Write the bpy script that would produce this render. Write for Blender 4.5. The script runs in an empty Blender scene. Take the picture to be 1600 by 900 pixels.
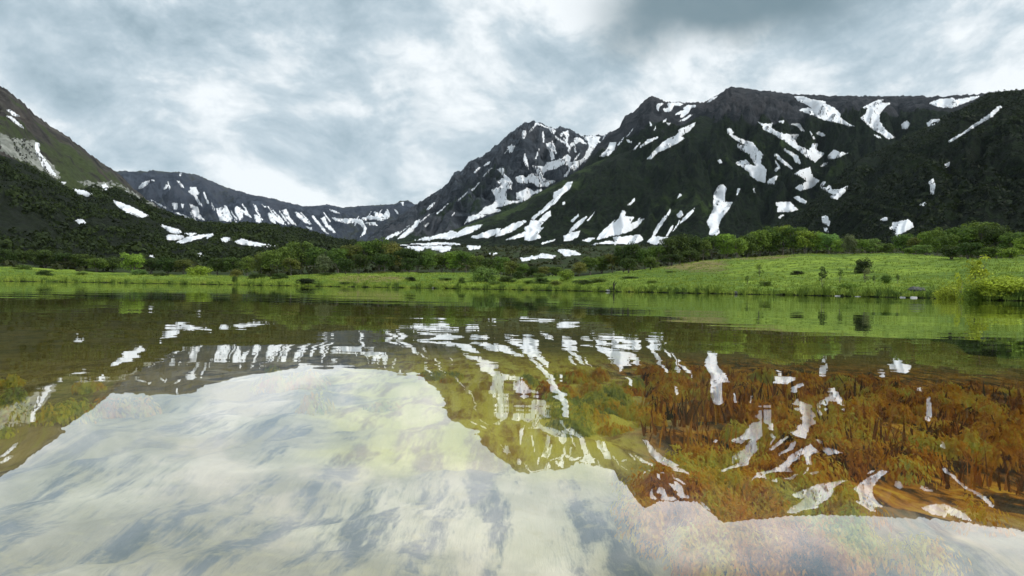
import bpy, math, random
import numpy as np
from mathutils import Matrix, Vector
from mathutils.geometry import delaunay_2d_cdt

random.seed(7)
rng = np.random.default_rng(7)
sc = bpy.context.scene
COL = sc.collection

# ------------------------------------------------------------------ camera
F = 1150.0                      # focal length in photograph pixels (1600 wide)
CAMZ = 0.30
ROLL = math.radians(0.95)
right = np.array([math.cos(ROLL), 0.0, math.sin(ROLL)])
up = np.array([-math.sin(ROLL), 0.0, math.cos(ROLL)])
fwd = np.array([0.0, 1.0, 0.0])
cam = bpy.data.cameras.new('camera')
cam.sensor_width = 36.0
cam.lens = 36.0 * F / 1600.0
cam.clip_start = 0.02
cam.clip_end = 30000
camo = bpy.data.objects.new('camera', cam)
COL.objects.link(camo)
camo.matrix_world = Matrix(((right[0], up[0], -fwd[0], 0), (right[1], up[1], -fwd[1], 0),
                            (right[2], up[2], -fwd[2], CAMZ), (0, 0, 0, 1)))
sc.camera = camo

# ------------------------------------------------------------------ sun, sky, exposure
SUN_EL, SUN_AZ = math.radians(44), math.radians(112)      # azimuth clockwise from +Y (behind, to the right)
sd = Vector((math.sin(SUN_AZ) * math.cos(SUN_EL), math.cos(SUN_AZ) * math.cos(SUN_EL), math.sin(SUN_EL)))
sun = bpy.data.lights.new('sun', 'SUN')
sun.energy = 1.5
sun.angle = math.radians(10)
sun.color = (1.0, 0.96, 0.88)
suno = bpy.data.objects.new('sun', sun)
suno.rotation_euler = sd.to_track_quat('Z', 'Y').to_euler()
suno.location = (60, -80, 200)
COL.objects.link(suno)

sc.view_settings.view_transform = 'Standard'
sc.view_settings.look = 'None'
sc.view_settings.exposure = 0.68
sc.view_settings.gamma = 1.0
sc.view_settings.use_curve_mapping = False
sc.cycles.use_denoising = True
sc.cycles.max_bounces = 6
sc.cycles.diffuse_bounces = 2
sc.cycles.glossy_bounces = 2
sc.cycles.transmission_bounces = 2
sc.cycles.transparent_max_bounces = 6
sc.cycles.volume_bounces = 0


class NT:
    """small helper to write node trees"""
    def __init__(self, tree):
        self.t = tree
        tree.nodes.clear()

    def n(self, typ, ins=None, **attrs):
        nd = self.t.nodes.new(typ)
        for k, v in attrs.items():
            setattr(nd, k, v)
        for k, v in (ins or {}).items():
            sock = nd.inputs[k]
            if isinstance(v, bpy.types.NodeSocket):
                self.t.links.new(v, sock)
            elif isinstance(v, bpy.types.Node):
                self.t.links.new(v.outputs[0], sock)
            else:
                sock.default_value = v
        return nd

    def math(self, op, a, b=0.0, c=0.0, clamp=False):
        return self.n('ShaderNodeMath', {0: a, 1: b, 2: c}, operation=op, use_clamp=clamp).outputs[0]

    def vmath(self, op, a, b=(0, 0, 0)):
        return self.n('ShaderNodeVectorMath', {0: a, 1: b}, operation=op)

    def mix(self, fac, a, b):
        nd = self.n('ShaderNodeMix', data_type='RGBA')
        for idx, v in ((0, fac), (6, a), (7, b)):
            if isinstance(v, bpy.types.NodeSocket):
                self.t.links.new(v, nd.inputs[idx])
            else:
                nd.inputs[idx].default_value = v if idx == 0 else (tuple(v) + (1.0,))[:4]
        return nd.outputs[2]

    def ramp(self, fac, stops, interp='LINEAR'):
        nd = self.n('ShaderNodeValToRGB', {0: fac})
        cr = nd.color_ramp
        cr.interpolation = interp
        while len(cr.elements) < len(stops):
            cr.elements.new(0.5)
        for e, (p, c) in zip(cr.elements, stops):
            e.position = p
            e.color = (tuple(c) + (1.0,))[:4] if hasattr(c, '__len__') else (c, c, c, 1)
        return nd.outputs[0]

    def sstep(self, x, lo, hi, to0=0.0, to1=1.0):
        return self.n('ShaderNodeMapRange', {'Value': x, 'From Min': lo, 'From Max': hi, 'To Min': to0, 'To Max': to1},
                      interpolation_type='SMOOTHSTEP').outputs[0]

    def noise(self, vec, scale, detail=4.0, rough=0.55, dist=0.0):
        return self.n('ShaderNodeTexNoise', {'Vector': vec, 'Scale': scale, 'Detail': detail, 'Roughness': rough, 'Distortion': dist}).outputs[0]


def ray_np(u, v):
    """photograph pixel -> (azimuth, tangent of elevation)"""
    u = np.asarray(u, float)
    v = np.asarray(v, float)
    xc = (u - 800.0) / F
    yc = (450.0 - v) / F
    dx = xc * right[0] + yc * up[0]
    dz = xc * right[2] + yc * up[2]
    return np.arctan2(dx, 1.0), dz / np.hypot(dx, 1.0)


def pix_np(x, y, z):
    """world point -> photograph pixel"""
    d = z - CAMZ
    xc = x * right[0] + d * right[2]
    yc = x * up[0] + d * up[2]
    return 800 + F * xc / y, 450 - F * yc / y


w = bpy.data.worlds.new('World')
sc.world = w
w.use_nodes = True
g = NT(w.node_tree)
tc = g.n('ShaderNodeTexCoord').outputs['Generated']
sky = g.n('ShaderNodeTexSky', sky_type='NISHITA', sun_disc=False, sun_elevation=SUN_EL, sun_rotation=SUN_AZ,
          altitude=600, air_density=1.0, dust_density=1.0)
wrp = g.n('ShaderNodeTexNoise', {'Vector': tc, 'Scale': 2.2, 'Detail': 4.0}).outputs[1]
wrp = g.vmath('MULTIPLY', g.vmath('SUBTRACT', wrp, (0.5, 0.5, 0.5)).outputs[0], (0.2, 0.2, 0.2)).outputs[0]
dd = g.n('ShaderNodeMapping', {'Vector': g.vmath('ADD', tc, wrp).outputs[0], 'Rotation': (0, math.radians(20), 0), 'Scale': (1.0, 1.0, 1.6), 'Location': (2.3, 0.4, 1.1)}).outputs[0]
n1 = g.noise(dd, 2.6, 9, 0.57, 0.0)
n2 = g.noise(dd, 8.5, 9, 0.62, 0.0)
dens = g.math('ADD', g.math('MULTIPLY', n1, 0.54), g.math('MULTIPLY', n2, 0.46))
cloud = g.ramp(dens, [(0.36, (0.22, 0.29, 0.33)), (0.425, (0.30, 0.37, 0.415)), (0.475, (0.385, 0.45, 0.49)),
                      (0.51, (0.50, 0.545, 0.57)), (0.55, (0.62, 0.65, 0.665))])
# the one heavy grey cloud above the ridge
a0, e0 = ray_np(1130, 22)
d0 = Vector((math.sin(a0), math.cos(a0), float(e0))).normalized()
off = g.vmath('SUBTRACT', tc, tuple(d0)).outputs[0]
wob = g.n('ShaderNodeTexNoise', {'Vector': tc, 'Scale': 5.0, 'Detail': 5.0}).outputs[1]
wob = g.vmath('MULTIPLY', g.vmath('SUBTRACT', wob, (0.5, 0.5, 0.5)).outputs[0], (0.13, 0.13, 0.13)).outputs[0]
off = g.vmath('ADD', off, wob).outputs[0]
off = g.n('ShaderNodeMapping', {'Vector': off, 'Rotation': (0, math.radians(12), 0), 'Scale': (4.9, 2.0, 13.5)}).outputs[0]
blob = g.sstep(g.vmath('LENGTH', off).outputs['Value'], 0.35, 1.0, 1.0, 0.0)
cloud = g.mix(g.math('MULTIPLY', blob, 0.95), cloud, (0.115, 0.17, 0.195))
skyc = g.vmath('SCALE', cloud)
skyc.inputs['Scale'].default_value = 10.0
sk = g.mix(0.96, sky.outputs[0], skyc.outputs[0])
bg = g.n('ShaderNodeBackground', {0: sk, 1: 0.1})
g.n('ShaderNodeOutputWorld', {0: bg})


# ------------------------------------------------------------------ numpy noise
def _hash(ix, iy, seed):
    h = (ix.astype(np.int64) * 374761393 + iy.astype(np.int64) * 668265263 + seed * 1442695041) & 0xFFFFFFFF
    h = ((h ^ (h >> 13)) * 1274126177) & 0xFFFFFFFF
    h = h ^ (h >> 16)
    return (h & 0xFFFF) / 65535.0 * 2 * math.pi


def perlin(x, y, seed=0):
    ix, iy = np.floor(x), np.floor(y)
    fx, fy = x - ix, y - iy
    sx = fx * fx * fx * (fx * (fx * 6 - 15) + 10)
    sy = fy * fy * fy * (fy * (fy * 6 - 15) + 10)

    def gr(ox, oy):
        a = _hash(ix + ox, iy + oy, seed)
        return np.cos(a) * (fx - ox) + np.sin(a) * (fy - oy)
    a = gr(0, 0) * (1 - sx) + gr(1, 0) * sx
    b = gr(0, 1) * (1 - sx) + gr(1, 1) * sx
    return (a * (1 - sy) + b * sy) * 1.5


def fbm(x, y, octs=5, seed=0, gain=0.5):
    s, a = 0, 1.0
    for i in range(octs):
        s = s + a * perlin(x, y, seed + i * 17)
        x, y, a = x * 2.03 + 5.2, y * 2.03 + 1.7, a * gain
    return s


def ridged(x, y, octs=5, seed=0, gain=0.5):
    s, a = 0, 1.0
    for i in range(octs):
        s = s + a * (1 - 2 * np.abs(perlin(x, y, seed + i * 17)))
        x, y, a = x * 2.05 + 3.2, y * 2.05 + 8.7, a * gain
    return s


def sst(x, a, b):
    t = np.clip((x - a) / (b - a), 0, 1)
    return t * t * (3 - 2 * t)


# ------------------------------------------------------------------ mesh helpers
def mesh_np(name, verts, faces, mat=None, smooth=False, attrs=None):
    """verts (n,3) array, faces (m,k) array with k = 3 or 4"""
    me = bpy.data.meshes.new(name)
    verts = np.asarray(verts, np.float32)
    faces = np.asarray(faces, np.int32)
    k = faces.shape[1]
    me.vertices.add(len(verts))
    me.vertices.foreach_set('co', verts.ravel())
    me.loops.add(faces.size)
    me.loops.foreach_set('vertex_index', faces.ravel())
    me.polygons.add(len(faces))
    me.polygons.foreach_set('loop_start', np.arange(0, faces.size, k, dtype=np.int32))
    me.polygons.foreach_set('loop_total', np.full(len(faces), k, np.int32))
    if smooth:
        me.polygons.foreach_set('use_smooth', np.ones(len(faces), bool))
    for an, arr in (attrs or {}).items():
        at = me.attributes.new(an, 'FLOAT', 'POINT')
        at.data.foreach_set('value', np.asarray(arr, np.float32).ravel())
    if mat:
        me.materials.append(mat)
    me.update(calc_edges=True)
    return me


def link(name, me, parent=None, loc=None):
    o = bpy.data.objects.new(name, me)
    COL.objects.link(o)
    if parent:
        o.parent = parent
    if loc is not None:
        o.location = loc
    return o


def tag(o, label=None, cat=None, group=None, kind=None):
    if label:
        o['label'] = label
    if cat:
        o['category'] = cat
    if group:
        o['group'] = group
    if kind:
        o['kind'] = kind
    return o


def grid_faces(n, m, wrap=False):
    """n rows (azimuth) by m columns"""
    i = np.arange(n if wrap else n - 1)
    j = np.arange(m - 1)
    I, J = np.meshgrid(i, j, indexing='ij')
    I2 = (I + 1) % n
    return np.stack([I * m + J, I2 * m + J, I2 * m + J + 1, I * m + J + 1], -1).reshape(-1, 4)


# ------------------------------------------------------------------ materials
def new_mat(name):
    m = bpy.data.materials.new(name)
    m.use_nodes = True
    return m, NT(m.node_tree)


def finish(g, col, rough=0.9, bump=None, bstr=0.5, bdist=1.0, spec=0.2):
    ins = {'Base Color': col, 'Roughness': rough, 'Specular IOR Level': spec}
    if bump is not None:
        ins['Normal'] = g.n('ShaderNodeBump', {'Height': bump, 'Strength': bstr, 'Distance': bdist}).outputs[0]
    b = g.n('ShaderNodeBsdfPrincipled', ins)
    g.n('ShaderNodeOutputMaterial', {0: b})
    return b


def mountain_mat(name, rock_d, rock_l, scrub_d, scrub_l, grass, nsc, bdist):
    m, g = new_mat(name)
    P = g.n('ShaderNodeNewGeometry').outputs['Position']
    big = g.noise(P, 0.004 * nsc, 6, 0.6, 0.4)
    med = g.noise(P, 0.02 * nsc, 7, 0.65, 0.3)
    fine = g.noise(P, 0.09 * nsc, 6, 0.7)
    strat = g.noise(g.n('ShaderNodeMapping', {'Vector': P, 'Scale': (1, 1, 4.5), 'Rotation': (0.2, 0.35, 0)}).outputs[0], 0.012 * nsc, 6, 0.65)
    rock = g.mix(g.sstep(med, 0.34, 0.68), rock_d, rock_l)
    rock = g.mix(g.math('MULTIPLY', g.sstep(strat, 0.52, 0.66), 0.55), rock, tuple(c * 1.45 for c in rock_l))
    warm = tuple(c * k for c, k in zip(rock_l, (1.08, 0.96, 0.9)))
    rock = g.mix(g.math('MULTIPLY', g.sstep(big, 0.5, 0.64), 0.6), rock, warm)
    scr = g.mix(g.sstep(fine, 0.35, 0.7), scrub_d, scrub_l)
    cov = g.n('ShaderNodeAttribute', attribute_name='cover').outputs['Fac']
    gra = g.n('ShaderNodeAttribute', attribute_name='grass').outputs['Fac']
    c1 = g.math('ADD', cov, g.math('MULTIPLY', g.math('SUBTRACT', med, 0.5), 1.5))
    col = g.mix(g.sstep(c1, 0.35, 0.62), rock, scr)
    c2 = g.math('ADD', gra, g.math('MULTIPLY', g.math('SUBTRACT', med, 0.5), 1.6))
    gcol = g.mix(g.sstep(fine, 0.3, 0.7), tuple(c * 0.6 for c in grass), grass)
    col = g.mix(g.sstep(c2, 0.4, 0.8), col, gcol)
    h = g.math('ADD', g.math('MULTIPLY', fine, 0.5), med)
    finish(g, col, 0.95, h, 1.0, bdist * 2.2, 0.1)
    return m


def snow_mat():
    m, g = new_mat('old_snow')
    P = g.n('ShaderNodeNewGeometry').outputs['Position']
    n = g.noise(P, 0.05, 6, 0.6)
    n2 = g.noise(P, 0.4, 5, 0.6)
    col = g.mix(g.sstep(n, 0.42, 0.75), (0.80, 0.83, 0.87), (0.66, 0.67, 0.69))
    col = g.mix(g.sstep(n2, 0.6, 0.75), col, (0.5, 0.49, 0.48))
    finish(g, col, 0.7, n, 0.4, 3.0, 0.2)
    return m


def leaf_mat(name, attr='tone'):
    """leaf colour: object colour times a per-leaf variation"""
    m, g = new_mat(name)
    oi = g.n('ShaderNodeObjectInfo')
    t = g.n('ShaderNodeAttribute', attribute_name=attr).outputs['Fac']
    v = g.vmath('SCALE', oi.outputs['Color'])
    g.t.links.new(g.math('MULTIPLY_ADD', t, 1.1, 0.45), v.inputs['Scale'])
    warm = g.vmath('MULTIPLY', v.outputs[0], (1.35, 1.12, 0.6)).outputs[0]
    col = g.mix(g.math('MULTIPLY', t, 0.55), v.outputs[0], warm)
    d = g.n('ShaderNodeBsdfPrincipled', {'Base Color': col, 'Roughness': 0.7, 'Specular IOR Level': 0.2})
    tr = g.n('ShaderNodeBsdfTranslucent', {0: warm})
    ms = g.n('ShaderNodeMixShader', {0: 0.28, 1: d.outputs[0], 2: tr.outputs[0]})
    g.n('ShaderNodeOutputMaterial', {0: ms})
    return m


def bark_mat():
    m, g = new_mat('birch_bark')
    P = g.n('ShaderNodeNewGeometry').outputs['Position']
    n = g.noise(P, 3.0, 4, 0.6)
    col = g.mix(g.sstep(n, 0.4, 0.65), (0.22, 0.20, 0.17), (0.07, 0.055, 0.045))
    finish(g, col, 0.85, n, 0.5, 0.05)
    return m


def rock_mat(name, c1, c2, sc_=2.0):
    m, g = new_mat(name)
    P = g.n('ShaderNodeNewGeometry').outputs['Position']
    n = g.noise(P, sc_, 7, 0.65)
    col = g.mix(g.sstep(n, 0.35, 0.68), c1, c2)
    finish(g, col, 0.85, n, 0.6, 0.08)
    return m


SNOW = snow_mat()
LEAF = leaf_mat('leaves')
SCRUB = leaf_mat('scrub_leaves')
BARK = bark_mat()

# ------------------------------------------------------------------ ground table
GT = [  # u, shore, (r,v), (r,v), (r,v), v at 900 m, v at 1500 m
    (-1200, 150, (175, 425), (215, 412), (330, 405), 395, 388),
    (-200, 170, (190, 428), (215, 418), (330, 406), 395, 388),
    (0, 170, (185, 430), (205, 419), (300, 408), 395, 388),
    (100, 168, (183, 433), (205, 425), (300, 415), 395, 388),
    (200, 165, (180, 437), (200, 430), (300, 418), 395, 388),
    (400, 150, (162, 440), (185, 435), (300, 420), 395, 388),
    (520, 140, (150, 438), (170, 429), (300, 418), 392, 384),
    (640, 135, (145, 440), (165, 428), (300, 415), 389, 380),
    (735, 130, (140, 444), (165, 428), (300, 414), 388, 379),
    (800, 125, (137, 445), (160, 440), (300, 415), 388, 379),
    (900, 115, (127, 447), (160, 438), (300, 412), 388, 380),
    (1000, 105, (125, 444), (190, 424), (300, 415), 387, 382),
    (1100, 97, (120, 440), (200, 407), (320, 406), 385, 382),
    (1250, 90, (115, 441), (200, 397), (320, 399), 384, 380),
    (1400, 82, (110, 442), (195, 396), (320, 396), 382, 380),
    (1490, 75, (102, 444), (190, 402), (300, 396), 380, 378),
    (1540, 62, (75, 447), (170, 405), (300, 392), 378, 376),
    (1600, 60, (74, 445), (170, 405), (300, 390), 376, 374),
    (1800, 58, (74, 445), (170, 402), (300, 386), 376, 374),
    (2800, 58, (74, 445), (170, 402), (300, 386), 376, 374)]


def _gt():
    az, rows = [], []
    for (u, s, a, b, c, v9, v15) in GT:
        A = float(ray_np(u, 440)[0])
        hz = 0.0

        def z(r, v):
            return max(0.25, CAMZ + r * float(ray_np(u, v)[1]))
        rows.append([s, a[0], z(*a), b[0], z(*b), c[0], z(*c), z(900, v9), z(1500, v15)])
        az.append(A)
    back = [110, 130, 1.5, 170, 4, 300, 8, 40, 70]
    return np.array([-math.pi] + az + [math.pi]), np.array([back] + rows + [back], float)


GAZ, GROWS = _gt()


def gcol(az, k):
    return np.interp(az, GAZ, GROWS[:, k])


def shore(az):
    s = gcol(az, 0)
    return s * (1 + 0.04 * fbm(az * 14, az * 0, 4, 5) + 0.02 * fbm(az * 80, az * 0, 4, 9))


def ground_z(az, r):
    """height of the land at azimuth az and distance r (arrays)"""
    s = shore(az)
    ks = [s - 30, s - 0.8, s - 0.05, s + 0.25, np.maximum(gcol(az, 1), s + 4), gcol(az, 3), gcol(az, 5), 900 + 0 * s, 1500 + 0 * s, 3200 + 0 * s, 9000 + 0 * s]
    zs = [-2.6 + 0 * s, -0.5 + 0 * s, -0.06 + 0 * s, 0.14 + 0.2 * fbm(az * 110, az * 0, 3, 3), gcol(az, 2), gcol(az, 4), gcol(az, 6), gcol(az, 7), gcol(az, 8), 175 + 0 * s, 200 + 0 * s]
    z = zs[0] + 0 * r
    for a in range(len(ks) - 1):
        t = np.clip((r - ks[a]) / (ks[a + 1] - ks[a]), 0, 1)
        if a >= 4:
            t = 0.5 * t + 0.5 * t * t * (3 - 2 * t)
        z = np.where(r >= ks[a], zs[a] + (zs[a + 1] - zs[a]) * t, z)
    x, y = r * np.sin(az), r * np.cos(az)
    amp = sst(r - s, 0.5, 25) * (0.15 + 0.004 * np.clip(r - 150, 0, 900))
    return z + amp * fbm(x / 22, y / 22, 4, 21) + sst(r - s, 0.3, 5) * 0.10 * fbm(x / 3, y / 3, 3, 23)


def build_ground():
    az = np.concatenate([np.radians(np.linspace(-180, -42, 70, endpoint=False)),
                         np.radians(np.linspace(-42, 42, 760)),
                         np.radians(np.linspace(42, 180, 70, endpoint=False) + 2)])
    offs = np.concatenate([[-30, -10, -4, -2, -1, -0.5, -0.2, 0, 0.15, 0.3, 0.6, 1.0], np.linspace(1.6, 30, 42), 30 * (5600 / 30) ** (np.linspace(0, 1, 130)[1:])])
    A = np.repeat(az[:, None], len(offs), 1)
    R = shore(A) + offs[None, :]
    Z = ground_z(A, R)
    X, Y = R * np.sin(A), R * np.cos(A)
    u, v = pix_np(X, np.maximum(Y, 1), Z)
    crest = gcol(A, 3)
    meadow = 1 - sst(R + 14 * fbm(X / 18, Y / 18, 3, 31), crest + 8, crest + 45)
    front = (Y > 10)

    def gau(uu, vv, su, sv):
        return np.exp(-((u - uu) / su) ** 2 - ((v - vv) / sv) ** 2) * front
    soil = 1.25 * gau(575, 436, 62, 6) + 1.25 * gau(1075, 413, 60, 8) + 1.0 * gau(1180, 401, 70, 5) + 0.5 * gau(1330, 396, 70, 3.5) + 0.5 * gau(690, 440, 25, 6) + 0.35 * gau(1120, 425, 60, 6)
    shore_dark = 1 - sst(R - shore(A), 0.05, 0.4)  # ground colour goes darker below and just above the waterline
    m, g = new_mat('meadow_ground')
    P = g.n('ShaderNodeNewGeometry').outputs['Position']
    big = g.noise(P, 0.05, 5, 0.6, 0.5)
    med = g.noise(P, 0.35, 6, 0.65)
    fine = g.noise(P, 2.5, 5, 0.7)
    gr = g.mix(g.sstep(big, 0.38, 0.66), (0.115, 0.19, 0.028), (0.25, 0.35, 0.045))
    gr = g.mix(g.sstep(med, 0.42, 0.7), gr, (0.07, 0.125, 0.022))
    gr = g.mix(g.math('MULTIPLY', g.sstep(fine, 0.5, 0.75), 0.3), gr, (0.32, 0.36, 0.07))
    ter = g.noise(g.n('ShaderNodeMapping', {'Vector': P, 'Scale': (0.10, 0.45, 1.2), 'Rotation': (0, 0, 0.3)}).outputs[0], 1.0, 5, 0.6, 0.4)
    gr = g.mix(g.math('MULTIPLY', g.sstep(ter, 0.52, 0.66), 0.75), gr, (0.075, 0.12, 0.024))
    so = g.mix(g.sstep(med, 0.35, 0.65), (0.26, 0.24, 0.085), (0.15, 0.125, 0.055))
    sa = g.n('ShaderNodeAttribute', attribute_name='soil').outputs['Fac']
    gr = g.mix(g.sstep(g.math('ADD', sa, g.math('MULTIPLY', g.math('SUBTRACT', med, 0.5), 1.2)), 0.3, 0.75), gr, so)
    fo = g.mix(g.sstep(med, 0.35, 0.65), (0.016, 0.024, 0.009), (0.04, 0.06, 0.018))
    fo = g.mix(g.sstep(big, 0.55, 0.7), fo, (0.05, 0.035, 0.028))
    ma = g.n('ShaderNodeAttribute', attribute_name='meadow').outputs['Fac']
    col = g.mix(g.sstep(ma, 0.3, 0.7), fo, gr)
    wa = g.n('ShaderNodeAttribute', attribute_name='shore_dark').outputs['Fac']
    col = g.mix(wa, col, (0.02, 0.022, 0.012))
    finish(g, col, 0.95, g.math('ADD', med, g.math('MULTIPLY', fine, 0.4)), 0.9, 0.5, 0.1)
    me = mesh_np('ground', np.stack([X, Y, Z], -1).reshape(-1, 3), grid_faces(len(az), len(offs), True), m, True,
                 {'meadow': meadow, 'soil': soil, 'shore_dark': shore_dark})
    o = link('ground', me)
    tag(o, 'green lakeside meadow and dark scrubby valley floor rising to the mountains', 'ground', kind='structure')
    return o


# ------------------------------------------------------------------ mountains
def sil_tab(pts):
    u = np.array([p[0] for p in pts], float)
    v = np.array([p[1] for p in pts], float)
    a, e = ray_np(u, v)
    k = np.argsort(a)
    return a[k], e[k]


class Massif:
    """height field on a polar grid: the upper envelope of several ridges"""

    def __init__(self, name, u0, u1, na, r0, r1, nr, ridges, noise, mat, label, cover):
        a0 = float(ray_np(u0, 300)[0])
        a1 = float(ray_np(u1, 300)[0])
        self.az = np.linspace(a0, a1, na)
        self.r = r0 * (r1 / r0) ** np.linspace(0, 1, nr)
        A, R = np.meshgrid(self.az, self.r, indexing='ij')
        X, Y = R * np.sin(A), R * np.cos(A)
        best = np.full(A.shape, -60.0)
        ident = np.zeros(A.shape, int)
        tpos = np.zeros(A.shape)
        for i, rd in enumerate(ridges):
            sa, se = sil_tab(rd['sil'])
            jag = rd.get('jag', 0.0015)
            e = np.interp(self.az, sa, se) + jag * fbm(self.az * 120, self.az * 0, 4, 40 + i, 0.6)
            Ra = np.interp(self.az, [float(ray_np(q[0], 300)[0]) for q in rd['R']], [q[1] for q in rd['R']])
            Ra = Ra * (1 + rd.get('meander', 0.04) * fbm(self.az * 16, self.az * 0, 3, 60 + i))
            Rb = np.interp(self.az, [float(ray_np(q[0], 300)[0]) for q in rd['B']], [q[1] for q in rd['B']])
            zr = CAMZ + Ra * e
            zb = np.interp(Rb, [0, 200, 400, 900, 1500, 3200], [-5, 0, 12, 42, 80, 150])
            Ra_, Rb_, zr_, zb_ = (q[:, None] for q in (Ra, Rb, zr, zb))
            s = (R - Rb_) / (Ra_ - Rb_)
            warp = fbm(X / (500 * noise['k']), Y / (500 * noise['k']), 4, 71)
            s_ = np.clip(s, 0, 1)
            prof = zb_ + (zr_ - zb_) * s_ ** rd.get('p', 1.25)
            prof = np.where(s < 0, zb_ + (R - Rb_) * 0.25 - 4, prof)
            prof = np.where(s > 1, zr_ - (R - Ra_) * rd.get('back', 0.7), prof)
            # gullies running down the slope: noise stretched along the fall line
            aa = A * 1000 / noise['gw'] + warp * noise.get('wp', 0.8)
            gul = ridged(aa, R / (noise['gw'] * 9 * noise['k']), 4, 80 + i)
            fb = ridged(X / (150 * noise['k']), Y / (150 * noise['k']), 5, 90 + i)
            env = np.clip(s, 0, 1) * np.clip(1.0 - s, 0, 1) * 4
            env = np.maximum(env, 0.04) * (s < 1)
            hgt = np.maximum(zr_ - zb_, 1)
            prof = prof + env * hgt * (noise['ga'] * (gul - 0.4) + noise['fa'] * (fb - 0.6)) * rd.get('na', 1.0)
            # never above the line of sight to the ridge
            lim = CAMZ + R * (e[:, None] - 0.0004)
            prof = np.where(s < 0.985, np.minimum(prof, lim), prof)
            up_ = prof > best
            ident = np.where(up_, i, ident)
            tpos = np.where(up_, s, tpos)
            best = np.where(up_, prof, best)
        self.Z = best
        self.X, self.Y = X, Y
        self.ident = ident
        cov, gra = cover(A, R, X, Y, best, ident, tpos)
        me = mesh_np(name, np.stack([X, Y, best], -1).reshape(-1, 3), grid_faces(na, nr), mat, True, {'cover': cov, 'grass': gra})
        self.o = link(name, me)
        tag(self.o, label, 'mountain', kind='structure')
        self.count = 0

    def z_at(self, a, r):
        ia = np.clip(np.interp(a, self.az, np.arange(len(self.az))), 0, len(self.az) - 1.001)
        ir = np.clip(np.interp(r, self.r, np.arange(len(self.r))), 0, len(self.r) - 1.001)
        i, j = ia.astype(int), ir.astype(int)
        fa, fr = ia - i, ir - j
        Z = self.Z
        return (Z[i, j] * (1 - fa) + Z[i + 1, j] * fa) * (1 - fr) + (Z[i, j + 1] * (1 - fa) + Z[i + 1, j + 1] * fa) * fr

    def hit(self, a, e):
        """distance of the first crossing of the ray (azimuth a, tangent e)"""
        ia = np.interp(a, self.az, np.arange(len(self.az)))
        ok = (a > self.az[0]) & (a < self.az[-1])
        ia = np.clip(ia, 0, len(self.az) - 1.001)
        i = ia.astype(int)
        f = (ia - i)[:, None]
        zc = self.Z[i] * (1 - f) + self.Z[i + 1] * f
        d = zc - (CAMZ + e[:, None] * self.r[None, :])
        up_ = d >= 0
        j = np.argmax(up_, 1)
        found = up_.any(1) & ok
        j0 = np.maximum(j - 1, 0)
        n = np.arange(len(a))
        d0, d1 = d[n, j0], d[n, j]
        t = np.where(j > 0, -d0 / np.where(d1 - d0 == 0, 1, d1 - d0), 1)
        r = self.r[j0] + (self.r[j] - self.r[j0]) * np.clip(t, 0, 1)
        return np.where(found, r, np.inf)


class GroundHit:
    """the land, seen through the same two questions"""
    def __init__(self, o):
        self.o = o
        self.r = 120 * (1500 / 120) ** np.linspace(0, 1, 400)

    def z_at(self, a, r):
        return ground_z(a, r)

    def hit(self, a, e):
        A, R = np.repeat(a[:, None], len(self.r), 1), np.repeat(self.r[None, :], len(a), 0)
        R = np.maximum(R, gcol(A, 3) + 5)
        d = ground_z(A, R) - (CAMZ + e[:, None] * R)
        up_ = d >= 0
        j = np.argmax(up_, 1)
        return np.where(up_.any(1), R[np.arange(len(a)), j], np.inf)


M_FAR = mountain_mat('far_rock', (0.018, 0.025, 0.042), (0.058, 0.071, 0.10), (0.03, 0.036, 0.03), (0.05, 0.055, 0.042), (0.075, 0.085, 0.05), 0.6, 14)  # blue of the distant air is mixed into these rock colours
M_PEAK = mountain_mat('peak_rock', (0.006, 0.009, 0.015), (0.085, 0.10, 0.122), (0.008, 0.017, 0.009), (0.025, 0.045, 0.017), (0.045, 0.075, 0.022), 1.0, 12)
M_MASS = mountain_mat('massif_rock', (0.014, 0.017, 0.022), (0.054, 0.058, 0.066), (0.0022, 0.0055, 0.0020), (0.013, 0.026, 0.0060), (0.048, 0.08, 0.018), 1.2, 9)
M_LEFT = mountain_mat('spur_rock', (0.026, 0.024, 0.024), (0.10, 0.092, 0.082), (0.011, 0.015, 0.009), (0.022, 0.032, 0.013), (0.08, 0.105, 0.042), 2.0, 5)


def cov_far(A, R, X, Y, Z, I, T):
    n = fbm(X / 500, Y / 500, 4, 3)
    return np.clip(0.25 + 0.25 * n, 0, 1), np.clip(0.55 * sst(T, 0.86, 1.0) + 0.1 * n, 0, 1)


def cov_peak(A, R, X, Y, Z, I, T):
    n = fbm(X / 220, Y / 220, 4, 4)
    cov = np.clip(0.75 - 1.1 * T + 0.35 * n, 0, 1)
    return cov, np.clip(0.35 * (1 - sst(T, 0.2, 0.6)) + 0.25 * n * (T < 0.6), 0, 1)


def cov_mass(A, R, X, Y, Z, I, T):
    n = fbm(X / 160, Y / 160, 4, 5)
    u, v = pix_np(X, Y, Z)
    cov = np.where(I == 0, np.clip(1.0 - sst(Z + 40 * n, 330, 440), 0, 1), 1.0)
    gra = np.where(I == 1, (0.75 + 0.5 * n) * np.exp(-((T - 0.93) / 0.24) ** 2) * (1 - sst(u, 900, 1010)), 0.0)
    gra = np.where(I == 2, 0.32 * np.exp(-((T - 0.96) / 0.08) ** 2), gra)
    low = np.where(I < 2, 0.34 * (1 - sst(T, 0.35, 0.75)) + 0.22 * n, 0.14 * n)
    return cov, np.clip(gra + np.maximum(low, 0), 0, 1)


def cov_left(A, R, X, Y, Z, I, T):
    n = fbm(X / 90, Y / 90, 4, 6)
    top = sst(T + 0.07 * n, 0.9, 0.97)
    cov = np.where(I == 0, 0.25 * top, 1.0)
    gra = np.where(I == 0, (1 - top) * (0.66 + 0.7 * n), 0.05 + 0.12 * n)
    return cov, np.clip(gra, 0, 1)


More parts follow.
